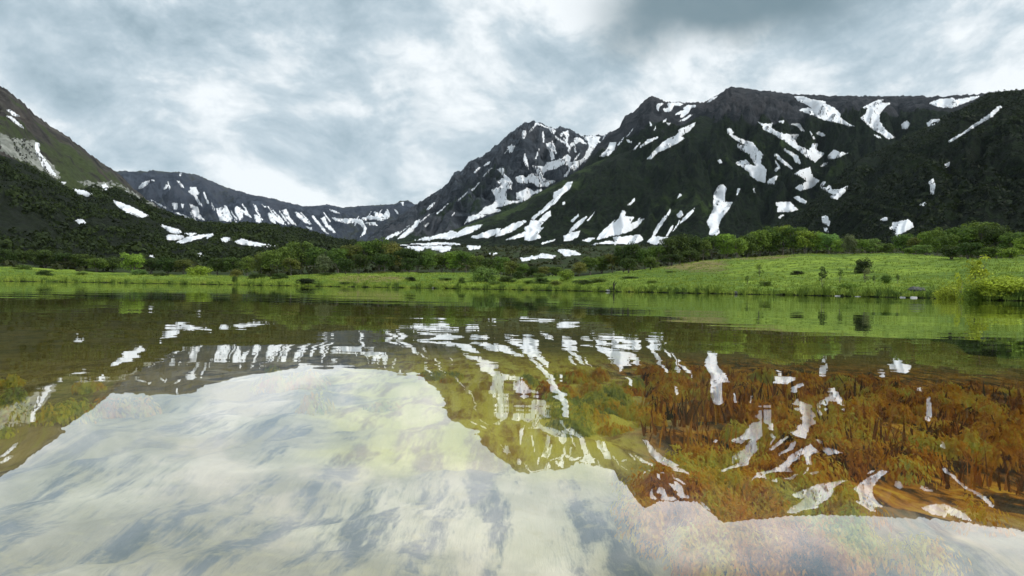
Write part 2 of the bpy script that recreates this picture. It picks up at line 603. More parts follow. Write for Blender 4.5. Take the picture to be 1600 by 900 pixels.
FAR = Massif('mountain', 60, 780, 460, 2600, 5200, 110,
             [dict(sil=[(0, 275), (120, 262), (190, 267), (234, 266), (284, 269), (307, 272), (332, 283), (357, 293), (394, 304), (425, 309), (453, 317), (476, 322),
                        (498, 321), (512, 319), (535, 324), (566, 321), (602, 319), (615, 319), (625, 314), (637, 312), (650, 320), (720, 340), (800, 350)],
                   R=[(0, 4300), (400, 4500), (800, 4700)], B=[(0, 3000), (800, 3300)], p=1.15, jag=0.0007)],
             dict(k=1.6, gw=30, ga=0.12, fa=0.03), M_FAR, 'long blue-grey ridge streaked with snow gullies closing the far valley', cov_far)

PEAK = Massif('mountain', 540, 1120, 560, 1350, 3300, 210,
              [dict(sil=[(500, 470), (548, 415), (566, 384), (582, 364), (615, 342), (652, 318), (682, 300), (699, 286), (711, 268), (721, 267), (736, 250), (754, 244), (777, 225), (796, 208),
                         (818, 193), (834, 188), (852, 196), (868, 201), (875, 197), (888, 201), (907, 211), (932, 212), (954, 207), (1000, 215), (1060, 240), (1120, 270)],
                    R=[(540, 2100), (834, 2750), (1120, 2600)], B=[(540, 1420), (1120, 1500)], p=1.2, jag=0.0022, meander=0.05)],
              dict(k=1.0, gw=40, ga=0.12, fa=0.05, wp=1.5), M_PEAK, 'pointed dark rocky peak with white snow cradled below its summit', cov_peak)

MASS = Massif('mountain', 560, 1900, 860, 300, 2500, 260,
              [dict(sil=[(560, 520), (800, 440), (860, 330), (905, 270), (930, 232), (953, 207), (968, 197), (977, 179), (990, 174), (1006, 158), (1018, 148), (1035, 157), (1068, 160), (1100, 160),
                         (1122, 147), (1143, 134), (1184, 140), (1242, 147), (1303, 149), (1374, 150), (1426, 149), (1467, 151), (1522, 147), (1600, 140), (1700, 130), (1900, 120)],
                    R=[(860, 2100), (1100, 2150), (1900, 2100)], B=[(860, 1150), (1250, 950), (1900, 900)], p=1.12, jag=0.0011),
               dict(sil=[(560, 388), (600, 384), (640, 377), (700, 362), (754, 343), (804, 324), (849, 297), (893, 272), (932, 252), (974, 238), (1010, 225), (1060, 198),
                         (1095, 180), (1140, 192), (1180, 215), (1230, 260), (1300, 330), (1400, 380), (1900, 420)],
                    R=[(560, 1200), (900, 1550), (1100, 1850), (1300, 1850), (1900, 1800)], B=[(560, 900), (1250, 880), (1900, 900)], p=1.2, jag=0.0007, back=0.45),
               dict(sil=[(560, 500), (1000, 445), (1100, 400), (1180, 372), (1250, 335), (1300, 292), (1340, 250), (1390, 224), (1450, 199), (1500, 170), (1545, 145), (1600, 141), (1700, 128), (1900, 100)],
                    R=[(1100, 900), (1350, 1150), (1600, 1150), (1900, 1000)], B=[(1100, 520), (1350, 420), (1900, 380)], p=1.1, jag=0.0009, back=0.4, na=0.8)],
              dict(k=0.8, gw=48, ga=0.08, fa=0.035), M_MASS, 'broad dark massif with flat summit and scattered snow patches above the meadow', cov_mass)

LEFT = Massif('mountain', -700, 760, 720, 225, 1900, 210,
              [dict(sil=[(-700, -60), (-400, 20), (-200, 60), (-80, 95), (0, 133), (32, 155), (55, 178), (84, 199), (108, 214), (139, 239), (169, 260), (186, 271), (211, 296), (236, 315),
                         (270, 336), (296, 345), (360, 370), (460, 400), (640, 445), (760, 480)],
                    R=[(-700, 900), (0, 1000), (240, 1350), (760, 1500)], B=[(-700, 420), (0, 500), (300, 800), (760, 1000)], p=1.08, jag=0.0013),
               dict(sil=[(-700, 180), (-300, 200), (-100, 225), (0, 241), (25, 250), (51, 262), (84, 279), (110, 296), (135, 295), (146, 288), (160, 296), (182, 295), (203, 303), (224, 317), (236, 322),
                         (274, 338), (317, 349), (359, 348), (402, 350), (425, 353), (464, 357), (498, 366), (523, 374), (551, 379), (580, 381), (640, 388), (700, 398), (735, 425), (760, 470)],
                    R=[(-700, 560), (0, 600), (300, 760), (760, 850)], B=[(-700, 250), (0, 255), (400, 300), (760, 480)], p=1.05, jag=0.0006, back=0.5)],
              dict(k=0.45, gw=60, ga=0.05, fa=0.03), M_LEFT, 'steep grassy spur with brown crest and dark wooded foot slope', cov_left)

GROUND = build_ground()
GH = GroundHit(GROUND)
SURF = [FAR, PEAK, MASS, LEFT, GH]

# ------------------------------------------------------------------ snow patches (outlines traced on the slopes)
ZR = {1: (0, 100, 2.3675), 2: (200, 230, 3.5556), 3: (560, 150, 3.6), 4: (900, 110, 3.1025), 5: (1200, 110, 3.1025)}
SNOWP = {
 1: ["22,168 45,175 72,195 50,192", "22,190 50,200 92,240 75,232 45,210", "130,290 145,295 148,330 180,370 215,420 190,410 160,385 140,345 128,315",
     "270,463 310,470 355,485 320,490 285,478", "410,503 450,515 500,535 550,562 525,568 470,550 440,530", "278,580 300,573 320,588 295,592",
     "375,450 390,443 405,460 385,467", "218,435 245,440 235,447", "465,470 485,478 475,482"],
 2: ["55,228 75,205 100,188 128,185 110,203 75,230", "130,182 150,180 145,188", "200,235 210,210 223,208 215,228", "272,188 285,190 300,210 315,230 295,222",
     "345,225 375,222 395,255 380,265 395,300 415,330 390,315 370,275 330,245 350,242", "243,312 275,315 272,345 258,345", "292,318 312,320 305,340",
     "338,312 358,325 388,335 395,370 425,408 390,395 350,375 345,365 360,350", "488,345 520,335 540,340 530,320 548,330 565,360 572,412 510,408 500,375",
     "588,345 605,328 630,345 680,380 685,390 635,365 640,395 620,405 605,380", "570,350 590,380 612,405 600,400 575,365", "700,375 730,385 742,418 712,415",
     "695,315 710,325 725,355 710,345", "740,315 770,335 760,332", "778,370 800,368 830,390 880,432 845,425 810,400 820,425 790,410", "795,340 815,360 870,415 850,405 810,365",
     "855,352 880,350 900,390 940,440 910,425 875,390", "925,358 950,368 1000,415 1015,432 985,420 945,390", "1018,378 1035,385 1060,420 1115,485 1085,465 1040,410",
     "1072,395 1095,390 1110,430 1140,455 1155,478 1120,460 1090,430", "1130,390 1180,400 1260,398 1300,405 1325,450 1320,480 1290,500 1310,465 1300,440 1270,415 1215,425 1155,410",
     "1115,345 1150,355 1178,370 1150,365", "1300,395 1340,382 1375,385 1365,360 1420,375 1440,345 1455,370 1450,390 1410,410 1370,400 1310,405", "1320,420 1370,418 1385,435 1340,432",
     "1478,342 1505,368 1495,368 1480,352", "1515,310 1530,305 1530,325", "285,160 290,143 300,145 293,160", "985,440 1020,450 1025,465",
     "210,500 230,485 300,492 315,500 290,513 220,515", "265,530 330,500 390,490 470,482 475,490 430,515 440,495 370,515 300,535", "500,515 540,500 590,510 540,528",
     "595,520 640,512 680,525 760,540 850,555 780,552 700,548 640,540 600,535", "310,480 390,478 350,492", "175,430 215,440 300,465 295,482 240,475 210,455",
     "380,592 400,588 425,600 410,610 388,605", "118,605 150,598 175,602 150,613", "130,295 160,310 215,340 190,330 140,312", "240,355 270,365 350,395 330,392"],
 3: ["1000,150 1060,174 1110,192 1105,212 1085,207 1075,187 1040,172 1003,160 985,182 962,207 958,200 975,182", "922,195 940,192 945,205 932,240 920,245 922,215",
     "840,290 855,280 880,283 865,315 845,325 850,303", "938,320 945,345 955,385 963,418 945,395 930,365 928,345", "1058,272 1080,262 1098,275 1095,310 1103,352 1085,362 1078,320 1060,290",
     "1105,225 1135,245 1170,268 1185,285 1200,262 1215,268 1195,290 1188,318 1178,308 1180,290 1150,262 1110,238", "1165,200 1180,195 1185,225 1175,262 1165,240 1160,225 1130,225 1140,210",
     "1215,240 1240,232 1265,250 1285,272 1270,268 1245,258 1220,270 1212,258",
     "1262,229 1310,228 1360,229 1350,250 1365,262 1390,214 1415,212 1395,245 1345,300 1310,345 1300,370 1265,370 1235,400 1215,420 1200,405 1180,440 1165,460 1155,455 1185,415 1180,390 1160,383 1125,395 1110,410 1085,412 1050,425 1035,455 1055,475 1110,480 1060,508 1010,510 980,490 965,490 945,455 970,438 1005,440 1000,420 975,395 1010,395 1040,400 1065,375 1110,365 1150,350 1175,330 1195,345 1190,372 1225,370 1265,355 1285,310 1298,290 1290,255",
     "885,460 910,445 950,465 955,490 910,490 888,478",
     "780,412 815,405 820,440 855,470 867,490 862,525 835,520 830,545 835,580 850,595 900,590 935,575 890,580 888,550 920,535 950,518 975,530 985,540 1025,525 1035,530 985,560 935,590 860,605 800,620 770,632 805,645 735,662 660,670 690,650 715,625 760,610 775,575 750,530 790,515 805,500 780,485 800,470 825,462 800,430",
     "620,680 655,670 720,672 655,695 600,715 590,725 610,700", "305,812 380,790 400,795 455,778 500,770 520,755 555,770 600,742 700,722 680,745 620,775 560,792 505,805 440,800 400,812",
     "630,795 690,775 740,755 800,745 790,770 730,797 660,800", "770,790 800,755 870,720 935,700 945,708 905,735 870,760 800,785",
     "1205,483 1190,520 1140,560 1120,590 1060,640 1020,670 985,695 970,690 1010,660 1055,620 1095,580 1100,545 1150,515 1175,485",
     "1080,648 1085,670 1030,720 1020,745 1042,740 1010,775 1030,795 985,812 935,812 935,790 870,805 830,808 900,780 945,762 930,745 960,725 970,700 1010,705 1055,660",
     "1155,790 1195,770 1245,760 1235,790 1200,812 1155,815", "1290,675 1260,715 1210,755 1185,770 1200,740 1245,700", "1190,705 1235,668 1240,675 1205,710", "1028,830 1108,805 1100,815 1035,833",
     "140,812 175,785 230,762 225,775 170,805", "220,805 250,775 300,740 320,705 348,695 335,725 300,765 260,795", "383,640 410,610 435,595 425,612 395,640", "370,730 400,712 395,725 372,737",
     "648,430 680,400 685,405 660,430", "705,390 740,370 735,382 710,395",
     "190,840 240,838 300,850 390,845 520,848 520,865 470,880 410,862 370,860 340,882 290,865 240,850", "605,843 690,845 680,860 620,865", "1120,870 1160,865 1215,875 1255,895 1160,900",
     "735,885 780,887 770,897 740,895", "1150,600 1165,595 1160,608 1148,612", "1520,610 1555,578 1550,592 1525,615", "525,670 540,655 535,668 528,675",
     "910,915 990,905 1040,890 1110,900 1090,915 1020,910 960,925 920,930"],
 4: ["115,415 150,385 165,348 195,352 185,385 160,412 130,418", "245,335 270,345 268,355 250,345", "275,385 312,348 308,358 285,385", "310,370 345,340 400,320 395,328 345,355 315,372",
     "343,430 375,395 420,350 460,325 480,320 500,300 495,292 530,275 578,253 575,265 545,295 510,318 527,328 500,348 440,378 400,395 360,432",
     "388,165 425,160 405,178 398,197 392,185", "425,190 450,180 440,163 480,157 520,162 505,170 475,170 460,198 430,200",
     "520,185 540,169 580,169 580,177 560,180 545,205 520,225 505,228 510,210 480,215 500,200 530,190", "495,250 530,230 565,210 555,225 520,245", "632,158 652,140 688,124 672,138 642,154",
     "418,255 440,232 437,245", "440,255 455,258 450,268", "355,245 370,265 360,270", "375,295 388,268 385,285",
     "735,285 750,283 765,300 760,315 800,335 855,350 885,385 905,410 895,450 922,480 918,545 880,535 845,510 840,495 815,475 775,450 790,440 815,440 825,433 845,460 875,465 850,425 840,405 800,385 782,370 785,358 830,368 790,345 760,325 735,305",
     "684,435 700,430 710,448 697,452", "925,540 945,525 980,510 960,550 930,550",
     "880,248 900,260 925,262 955,258 945,275 970,297 1010,310 1080,312 1062,340 1075,365 1130,388 1150,355 1170,360 1165,390 1203,405 1160,445 1120,420 1080,390 1050,370 1015,345 960,310 905,285 905,270",
     "958,410 975,405 1000,430 1055,480 1040,475 995,445", "1005,378 1040,395 1075,415 1090,455 1065,445 1050,415 1015,395", "1060,500 1090,485 1135,468 1140,495 1150,520 1180,535 1140,570 1085,582 1062,570 1100,550 1120,540 1100,520",
     "1042,262 1080,258 1112,298 1095,295 1075,272", "980,245 1010,245 1005,254 985,252", "1165,305 1180,298 1207,315 1195,322",
     "690,560 715,553 730,575 720,610 722,640 760,640 735,680 705,720 690,760 697,785 680,800 645,795 650,770 635,735 650,705 668,670 665,640 668,600", "778,605 785,570 796,575 785,600",
     "965,645 1000,638 1040,640 1075,675 1040,685 975,685 980,660", "1055,615 1075,610 1118,635 1110,648 1080,635", "975,720 1000,700 1015,698 990,718", "1190,710 1220,708 1233,740 1225,755 1195,738",
     "1200,765 1220,770 1225,785 1205,778", "250,655 285,620 285,635 262,652", "490,620 505,597 512,605",
     "100,820 115,795 150,760 190,725 180,745 210,715 225,680 240,685 235,710 280,712 260,745 330,718 300,755 270,775 220,795 165,803 130,815",
     "75,845 160,825 190,835 180,810 240,805 310,797 327,820 290,840 225,862 190,845 130,853", "345,830 375,805 450,812 450,830 400,850 360,838", "365,810 395,750 440,700 458,670 458,685 430,730 400,770 380,805",
     "435,805 460,760 475,748 455,785 442,805", "500,745 530,705 575,668 565,690 530,725", "487,700 510,680 520,700 500,715", "30,825 65,812 95,815 60,830", "0,745 30,720 57,708 35,735 0,770"],
 5: ["127,126 165,127 215,143 280,151 280,165 320,180 350,210 350,230 390,258 425,272 390,268 330,252 270,240 215,215 150,195 165,185 215,185 180,160 150,150",
     "560,142 555,160 595,158 565,180 545,205 540,245 555,270 580,300 615,325 585,333 550,310 510,285 475,255 448,230 475,210 480,190 460,180 500,160 530,145",
     "780,160 830,142 900,136 910,145 1030,124 1000,141 950,160 890,182 830,178", "646,262 675,245 690,262 670,285 650,280", "770,255 790,242 840,237 815,258 775,273", "515,315 530,315 550,328 540,330",
     "1132,178 1115,175 1070,215 1000,262 940,305 875,342 880,350 930,320 1000,275 1090,222", "853,460 880,438 880,460 865,472", "780,540 800,527 812,560 805,600 790,600 785,570", "738,652 755,642 770,643 755,658",
     "288,418 320,385 345,398 390,400 350,418 310,430 295,430", "252,468 275,450 290,447 275,462", "252,565 285,570 300,558 310,578 340,580 390,560 385,580 360,600 335,627 300,615 320,605 275,580",
     "255,555 275,538 280,545 262,560", "535,722 580,712 578,727 545,730", "600,740 650,730 680,725 700,742 705,760 670,778 640,795 630,810 610,790 620,778 580,765 605,755", "30,485 50,465 58,475 40,490"],
}
SCREE = {1: ["0,255 40,275 90,280 130,285 150,330 200,380 228,422 200,425 150,390 100,365 50,345 0,320", "280,430 320,432 350,440 410,435 430,450 380,470 330,455",
             "430,440 480,465 540,500 600,540 640,560 600,545 520,505 460,470"]}
MASK = np.zeros((900, 1600), bool)


def poly_px(txt, z):
    ox, oy, s = ZR[z]
    return np.array([[float(c) for c in p.split(',')] for p in txt.split()]) / s + np.array([ox, oy])


def inside(P, pts):
    x, y = pts[:, 0], pts[:, 1]
    res = np.zeros(len(pts), bool)
    n = len(P)
    for i in range(n):
        x0, y0 = P[i]
        x1, y1 = P[(i + 1) % n]
        c = ((y0 > y) != (y1 > y)) & (x < (x1 - x0) * (y - y0) / (y1 - y0 + 1e-12) + x0)
        res ^= c
    return res


def patch(P, name, mat, thick=0.0011, rag=1.0, seed=0, step=2.0, mask=True):
    # densify and roughen the outline
    pts = []
    for i in range(len(P)):
        a, b = P[i], P[(i + 1) % len(P)]
        k = max(1, int(np.hypot(*(b - a)) / 1.4))
        for q in range(k):
            pts.append(a + (b - a) * q / k)
    E = np.array(pts)
    tg = np.roll(E, -1, 0) - np.roll(E, 1, 0)
    tg /= np.linalg.norm(tg, axis=1)[:, None] + 1e-9
    ar = np.sign(np.sum(E[:, 0] * np.roll(E[:, 1], -1) - np.roll(E[:, 0], -1) * E[:, 1]))
    E = E + np.stack([tg[:, 1], -tg[:, 0]], -1) * ar * 0.45
    E = E + rag * 0.9 * np.stack([fbm(E[:, 0] / 4, E[:, 1] / 4, 3, seed + 1), fbm(E[:, 0] / 4, E[:, 1] / 4, 3, seed + 2)], -1)
    lo, hi = E.min(0), E.max(0)
    gx, gy = np.meshgrid(np.arange(lo[0], hi[0], step), np.arange(lo[1], hi[1], step * 0.8))
    I = np.stack([gx.ravel(), gy.ravel()], -1) + rng.uniform(-0.4, 0.4, (gx.size, 2))
    if len(I):
        I = I[inside(E, I)]
    if mask:
        y0, y1, x0, x1 = int(lo[1]) - 3, int(hi[1]) + 9, int(lo[0]) - 4, int(hi[0]) + 5
        yy, xx = np.mgrid[max(0, y0):min(900, y1), max(0, x0):min(1600, x1)]
        if yy.size:
            q = np.stack([xx.ravel(), yy.ravel()], -1).astype(float)
            mk = inside(P, q) | inside(P, q - (0, 4)) | inside(P, q - (0, 7)) | inside(P, q + (2, 0)) | inside(P, q - (2, 0)) | inside(P, q + (0, 2))
            MASK[yy.ravel()[mk], xx.ravel()[mk]] = True
    nE = len(E)
    allp = np.concatenate([E, I]) if len(I) else E
    vs, _, fs, ov, _, _ = delaunay_2d_cdt([Vector(p) for p in allp], [], [list(range(nE))], 1, 1e-4)
    if not fs:
        return None
    V = np.array([[p.x, p.y] for p in vs])
    edge = np.array([any(k < nE for k in o) or not o for o in ov])
    a, e = ray_np(V[:, 0], V[:, 1])
    rr = np.stack([s.hit(a, e) if s is not GH or P[:, 1].max() > 376 else np.full(len(a), np.inf) for s in SURF])
    which = np.argmin(rr, 0)
    r = rr.min(0)
    good = np.isfinite(r)
    if good.sum() < 3:
        return None
    k = np.bincount(which[good], minlength=len(SURF)).argmax()
    S = SURF[k]
    good &= which == k
    z = S.z_at(a, np.where(good, r, 500.0))
    z = z + np.where(edge, -0.15 * thick * r, thick * r)
    F3 = np.array([f for f in fs if len(f) == 3])
    if not len(F3):
        return None
    rf = np.where(good, r, 1e9)[F3]
    F3 = F3[(rf.max(1) < 1e8) & ((rf.max(1) - rf.min(1)) < 0.17 * rf.mean(1))]
    if not len(F3):
        return None
    used = np.unique(F3)
    remap = np.zeros(len(V), int)
    remap[used] = np.arange(len(used))
    r, a, z = r[used], a[used], z[used]
    F3 = remap[F3]
    co = np.stack([r * np.sin(a), r * np.cos(a), z], -1)
    nrm = np.cross(co[F3[:, 1]] - co[F3[:, 0]], co[F3[:, 2]] - co[F3[:, 0]])
    fl = (nrm @ np.array([0, -0.7, 0.7])) < 0
    F3[fl] = F3[fl][:, ::-1]
    return link(name, mesh_np(name, co, F3, mat, True), S.o)


# thin streaks: top x, top y, length, lean (pixels sideways per pixel down), width
STREAKS = [(262, 283, 14, 0.3, 2), (318, 300, 18, 0.4, 2), (330, 318, 12, 0.5, 2), (352, 322, 20, 0.5, 2.5), (378, 318, 16, 0.6, 2), (398, 326, 18, 0.7, 2), (418, 322, 16, 0.7, 2), (436, 330, 20, 0.8, 2),
           (470, 332, 18, 0.9, 2), (488, 338, 18, 0.9, 2.2), (505, 332, 14, 0.8, 2), (560, 338, 14, -0.4, 2), (580, 330, 14, -0.6, 2), (596, 328, 12, -0.8, 2), (300, 335, 14, 0.6, 2.4), (366, 342, 12, 0.5, 2.4),
           (800, 226, 14, -0.8, 2), (848, 206, 16, 0.1, 2.2), (862, 218, 22, 0.3, 2.4), (880, 214, 16, 0.6, 2.2), (896, 220, 18, 0.2, 2), (842, 232, 16, -0.3, 2), (768, 262, 14, -0.9, 2), (750, 284, 14, -0.9, 2),
           (730, 300, 14, -1.0, 2), (700, 318, 16, -1.1, 2.4), (672, 334, 14, -1.2, 2.2), (655, 345, 16, -1.3, 2.4), (640, 352, 16, -1.3, 2.2), (905, 240, 16, -0.7, 2.6), (990, 200, 14, -0.8, 2), (975, 215, 12, -0.8, 2),
           (1000, 340, 18, -0.7, 2), (1040, 335, 14, -0.6, 2), (1062, 345, 16, -0.6, 2), (930, 330, 16, -0.8, 2), (905, 345, 16, -0.9, 2.2), (1265, 205, 12, 0.6, 2), (1175, 290, 12, 0.4, 2), (1210, 250, 12, 0.7, 2)]
m_scree = rock_mat('pale_scree', (0.13, 0.14, 0.12), (0.30, 0.31, 0.28), 0.09)
sd_ = 0
for z, lst in SCREE.items():
    for t in lst:
        sd_ += 5
        patch(poly_px(t, z), 'scree', m_scree, 0.0005, 3.5, 900 + sd_, 3.0, False)
for z, lst in SNOWP.items():
    for t in lst:
        sd_ += 5
        patch(poly_px(t, z), 'snow_patch', SNOW, seed=sd_)

for t in ("606,386 640,382 690,379 720,381 700,385 650,388"  ,):
    sd_ += 5
    patch(np.array([[float(c) for c in p.split(',')] for p in t.split()]), 'snow_patch', SNOW, seed=sd_)
for (x_, y_, l_, k_, w_) in STREAKS:
    sd_ += 5
    h_ = w_ * 0.5
    patch(np.array([(x_ - h_ * 0.3, y_), (x_ + h_ * 0.5, y_), (x_ + k_ * l_ * 0.5 + h_, y_ + l_ * 0.5), (x_ + k_ * l_ + h_ * 0.8, y_ + l_), (x_ + k_ * l_ - h_, y_ + l_), (x_ + k_ * l_ * 0.45 - h_ * 0.7, y_ + l_ * 0.5)]),
          'snow_patch', SNOW, seed=sd_)


def rand_dirs(n):
    v = rng.normal(size=(n, 3))
    return v / np.linalg.norm(v, axis=1)[:, None]


def quads(c, nrm, size):
    """leaf quads at c facing nrm"""
    n = len(c)
    t = np.cross(nrm, rand_dirs(n))
    t /= np.linalg.norm(t, axis=1)[:, None] + 1e-9
    b = np.cross(nrm, t)
    t = t * size[:, None]
    b = b * (size * rng.uniform(0.55, 0.9, n))[:, None]
    V = np.stack([c - t * 0.9, c - b, c + t, c + b * 0.9], 1).reshape(-1, 3)
    return V, np.arange(n * 4).reshape(-1, 4)


# ------------------------------------------------------------------ lake
def build_lake():
    n_az = 480
    az = np.linspace(-math.pi, math.pi, n_az, endpoint=False)
    r = np.concatenate([[0.02], 0.1 * (330 / 0.1) ** np.linspace(0, 1, 230)])
    A, R = np.meshgrid(az, r, indexing='ij')
    X, Y = R * np.sin(A), R * np.cos(A)
    # long slow swell close to the lens
    rs = np.linspace(0, 8, 400)
    sl = -0.0115 * (1 - sst(rs, 1.1, 2.6)) * sst(rs, 0.2, 0.8) - 0.0015 * (1 - sst(rs, 2, 6))
    zc = np.cumsum(sl) * (rs[1] - rs[0])
    zc -= zc[-1]
    xf = 0.3 + 0.7 * sst(A, -0.5, 0.0)
    Z = np.interp(R, rs, zc) * xf * np.cos(np.clip(A, -1.5, 1.5)) ** 0.5
    m, g = new_mat('lake_water')
    P = g.n('ShaderNodeNewGeometry').outputs['Position']
    q = g.n('ShaderNodeMapping', {'Vector': P, 'Scale': (0.45, 1.0, 1.0), 'Rotation': (0, 0, 0.12)}).outputs[0]
    b1 = g.noise(q, 0.55, 2, 0.5, 0.2)
    b2 = g.noise(q, 3.2, 2, 0.5, 0.3)
    b3 = g.noise(q, 0.12, 2, 0.5)
    calm = g.sstep(g.noise(q, 0.035, 2, 0.5), 0.4, 0.65)
    h = g.math('ADD', g.math('MULTIPLY', b1, 0.014), g.math('MULTIPLY', b2, 0.0011))
    h = g.math('ADD', h, g.math('MULTIPLY', b3, 0.03))
    h = g.math('MULTIPLY', h, g.math('MULTIPLY_ADD', calm, 0.6, 0.5))
    bump = g.n('ShaderNodeBump', {'Height': h, 'Strength': 1.0, 'Distance': 1.0}).outputs[0]
    # the same reflectance from above and from below (no bending of rays in this thin surface)
    bf = g.n('ShaderNodeNewGeometry').outputs['Backfacing']
    ior = g.math('MULTIPLY_ADD', bf, 0.75 - 1.333, 1.333)
    fr = g.n('ShaderNodeFresnel', {'IOR': ior, 'Normal': bump}).outputs[0]
    fac = g.math('POWER', fr, 0.44)
    gl = g.n('ShaderNodeBsdfGlossy', {'Color': (0.97, 0.97, 0.97, 1), 'Roughness': 0.0, 'Normal': bump})
    tr = g.n('ShaderNodeBsdfTransparent', {0: (1.0, 0.99, 0.90, 1)})
    ms = g.n('ShaderNodeMixShader', {0: fac, 1: tr.outputs[0], 2: gl.outputs[0]})
    g.n('ShaderNodeOutputMaterial', {0: ms})
    me = mesh_np('lake_water', np.stack([X, Y, Z], -1).reshape(-1, 3), grid_faces(n_az, len(r), True), m, True)
    o = link('lake_water', me)
    tag(o, 'calm clear lake mirroring the mountains and cloudy sky', 'lake', kind='structure')

    # bed
    az2 = np.linspace(-math.pi, math.pi, 360, endpoint=False)
    r2 = np.concatenate([[0.02], 0.3 * (330 / 0.3) ** np.linspace(0, 1, 130)])
    A, R = np.meshgrid(az2, r2, indexing='ij')
    X, Y = R * np.sin(A), R * np.cos(A)
    Zb = bed_z(X, Y)
    m, g = new_mat('lake_bed')
    P = g.n('ShaderNodeNewGeometry').outputs['Position']
    n1 = g.noise(P, 0.8, 5, 0.6, 0.2)
    n2 = g.noise(g.n('ShaderNodeMapping', {'Vector': P, 'Scale': (2.2, 0.4, 1.0)}).outputs[0], 2.6, 7, 0.7, 0.0)
    n3 = g.noise(P, 14, 5, 0.7)
    c = g.mix(g.sstep(n1, 0.4, 0.62), (0.36, 0.31, 0.17), (0.72, 0.67, 0.50))
    c = g.mix(g.sstep(n2, 0.47, 0.59), c, (0.085, 0.088, 0.075))
    c = g.mix(g.math('MULTIPLY', g.sstep(n3, 0.5, 0.7), 0.5), c, (0.55, 0.48, 0.22))
    sx = g.n('ShaderNodeSeparateXYZ', {0: P})
    qq = g.math('ADD', g.math('DIVIDE', sx.outputs[0], g.math('ADD', sx.outputs[1], 0.6)), g.math('MULTIPLY', g.math('SUBTRACT', n1, 0.5), 0.5))
    gold = g.math('MULTIPLY', g.sstep(sx.outputs[1], 2.7, 3.6), g.math('MULTIPLY', g.sstep(qq, -0.26, -0.12), g.sstep(qq, 0.10, 0.2, 1.0, 0.0)))
    c = g.mix(g.math('MULTIPLY', gold, 0.9), c, g.mix(g.sstep(n2, 0.45, 0.62), (0.90, 0.84, 0.13), (0.50, 0.33, 0.05)))
    olive = g.math('MULTIPLY', g.sstep(sx.outputs[1], 2.6, 3.6), g.sstep(qq, -0.42, -0.3, 1.0, 0.0))
    c = g.mix(g.math('MULTIPLY', olive, 0.85), c, g.mix(g.sstep(n2, 0.42, 0.62), (0.42, 0.34, 0.07), (0.2, 0.15, 0.035)))
    peat = g.sstep(g.math('ADD', g.math('DIVIDE', sx.outputs[0], g.math('ADD', sx.outputs[1], 0.6)), g.math('MULTIPLY', g.math('SUBTRACT', n1, 0.5), 0.7)), 0.12, 0.24)
    near = g.sstep(sx.outputs[1], 1.9, 2.8)
    pm = g.n('ShaderNodeMapping', {'Vector': P, 'Scale': (1.0, 0.3, 1.0)}).outputs[0]
    pn_ = g.math('ADD', g.math('MULTIPLY', g.noise(pm, 4.5, 5, 0.6), 0.6), g.math('MULTIPLY', g.noise(pm, 16, 4, 0.6), 0.4))
    rust = g.ramp(pn_, [(0.38, (0.02, 0.014, 0.007)), (0.46, (0.12, 0.055, 0.014)), (0.53, (0.62, 0.26, 0.03)), (0.60, (0.86, 0.52, 0.06)), (0.68, (0.80, 0.72, 0.12))])
    c = g.mix(g.math('MULTIPLY', peat, near), c, rust)
    far = g.sstep(g.vmath('LENGTH', P).outputs['Value'], 10, 24)
    silt_depth = g.mix(g.sstep(n1, 0.35, 0.65), (0.17, 0.16, 0.035), (0.34, 0.29, 0.06))  # silt colour with the olive of deeper water painted in, replacing absorption
    c = g.mix(far, c, silt_depth)
    finish(g, c, 0.9, n2, 0.6, 0.05, 0.1)
    me = mesh_np('lake_bed', np.stack([X, Y, Zb], -1).reshape(-1, 3), grid_faces(360, len(r2), True), m, True)
    o2 = link('lake_bed', me)
    tag(o2, 'shallow yellow-brown lake bed seen through the clear water', 'lake bed', kind='structure')
    return o, o2


def bed_z(x, y):
    r = np.hypot(x, y)
    z = np.interp(r, [0, 1.5, 3, 6, 12, 40, 400], [-0.42, -0.42, -0.46, -0.6, -1.0, -2.4, -3.0])
    return z + 0.07 * fbm(x / 0.7, y / 0.7, 4, 11) * sst(-z, 0.1, 0.5)


WATER, BED = build_lake()


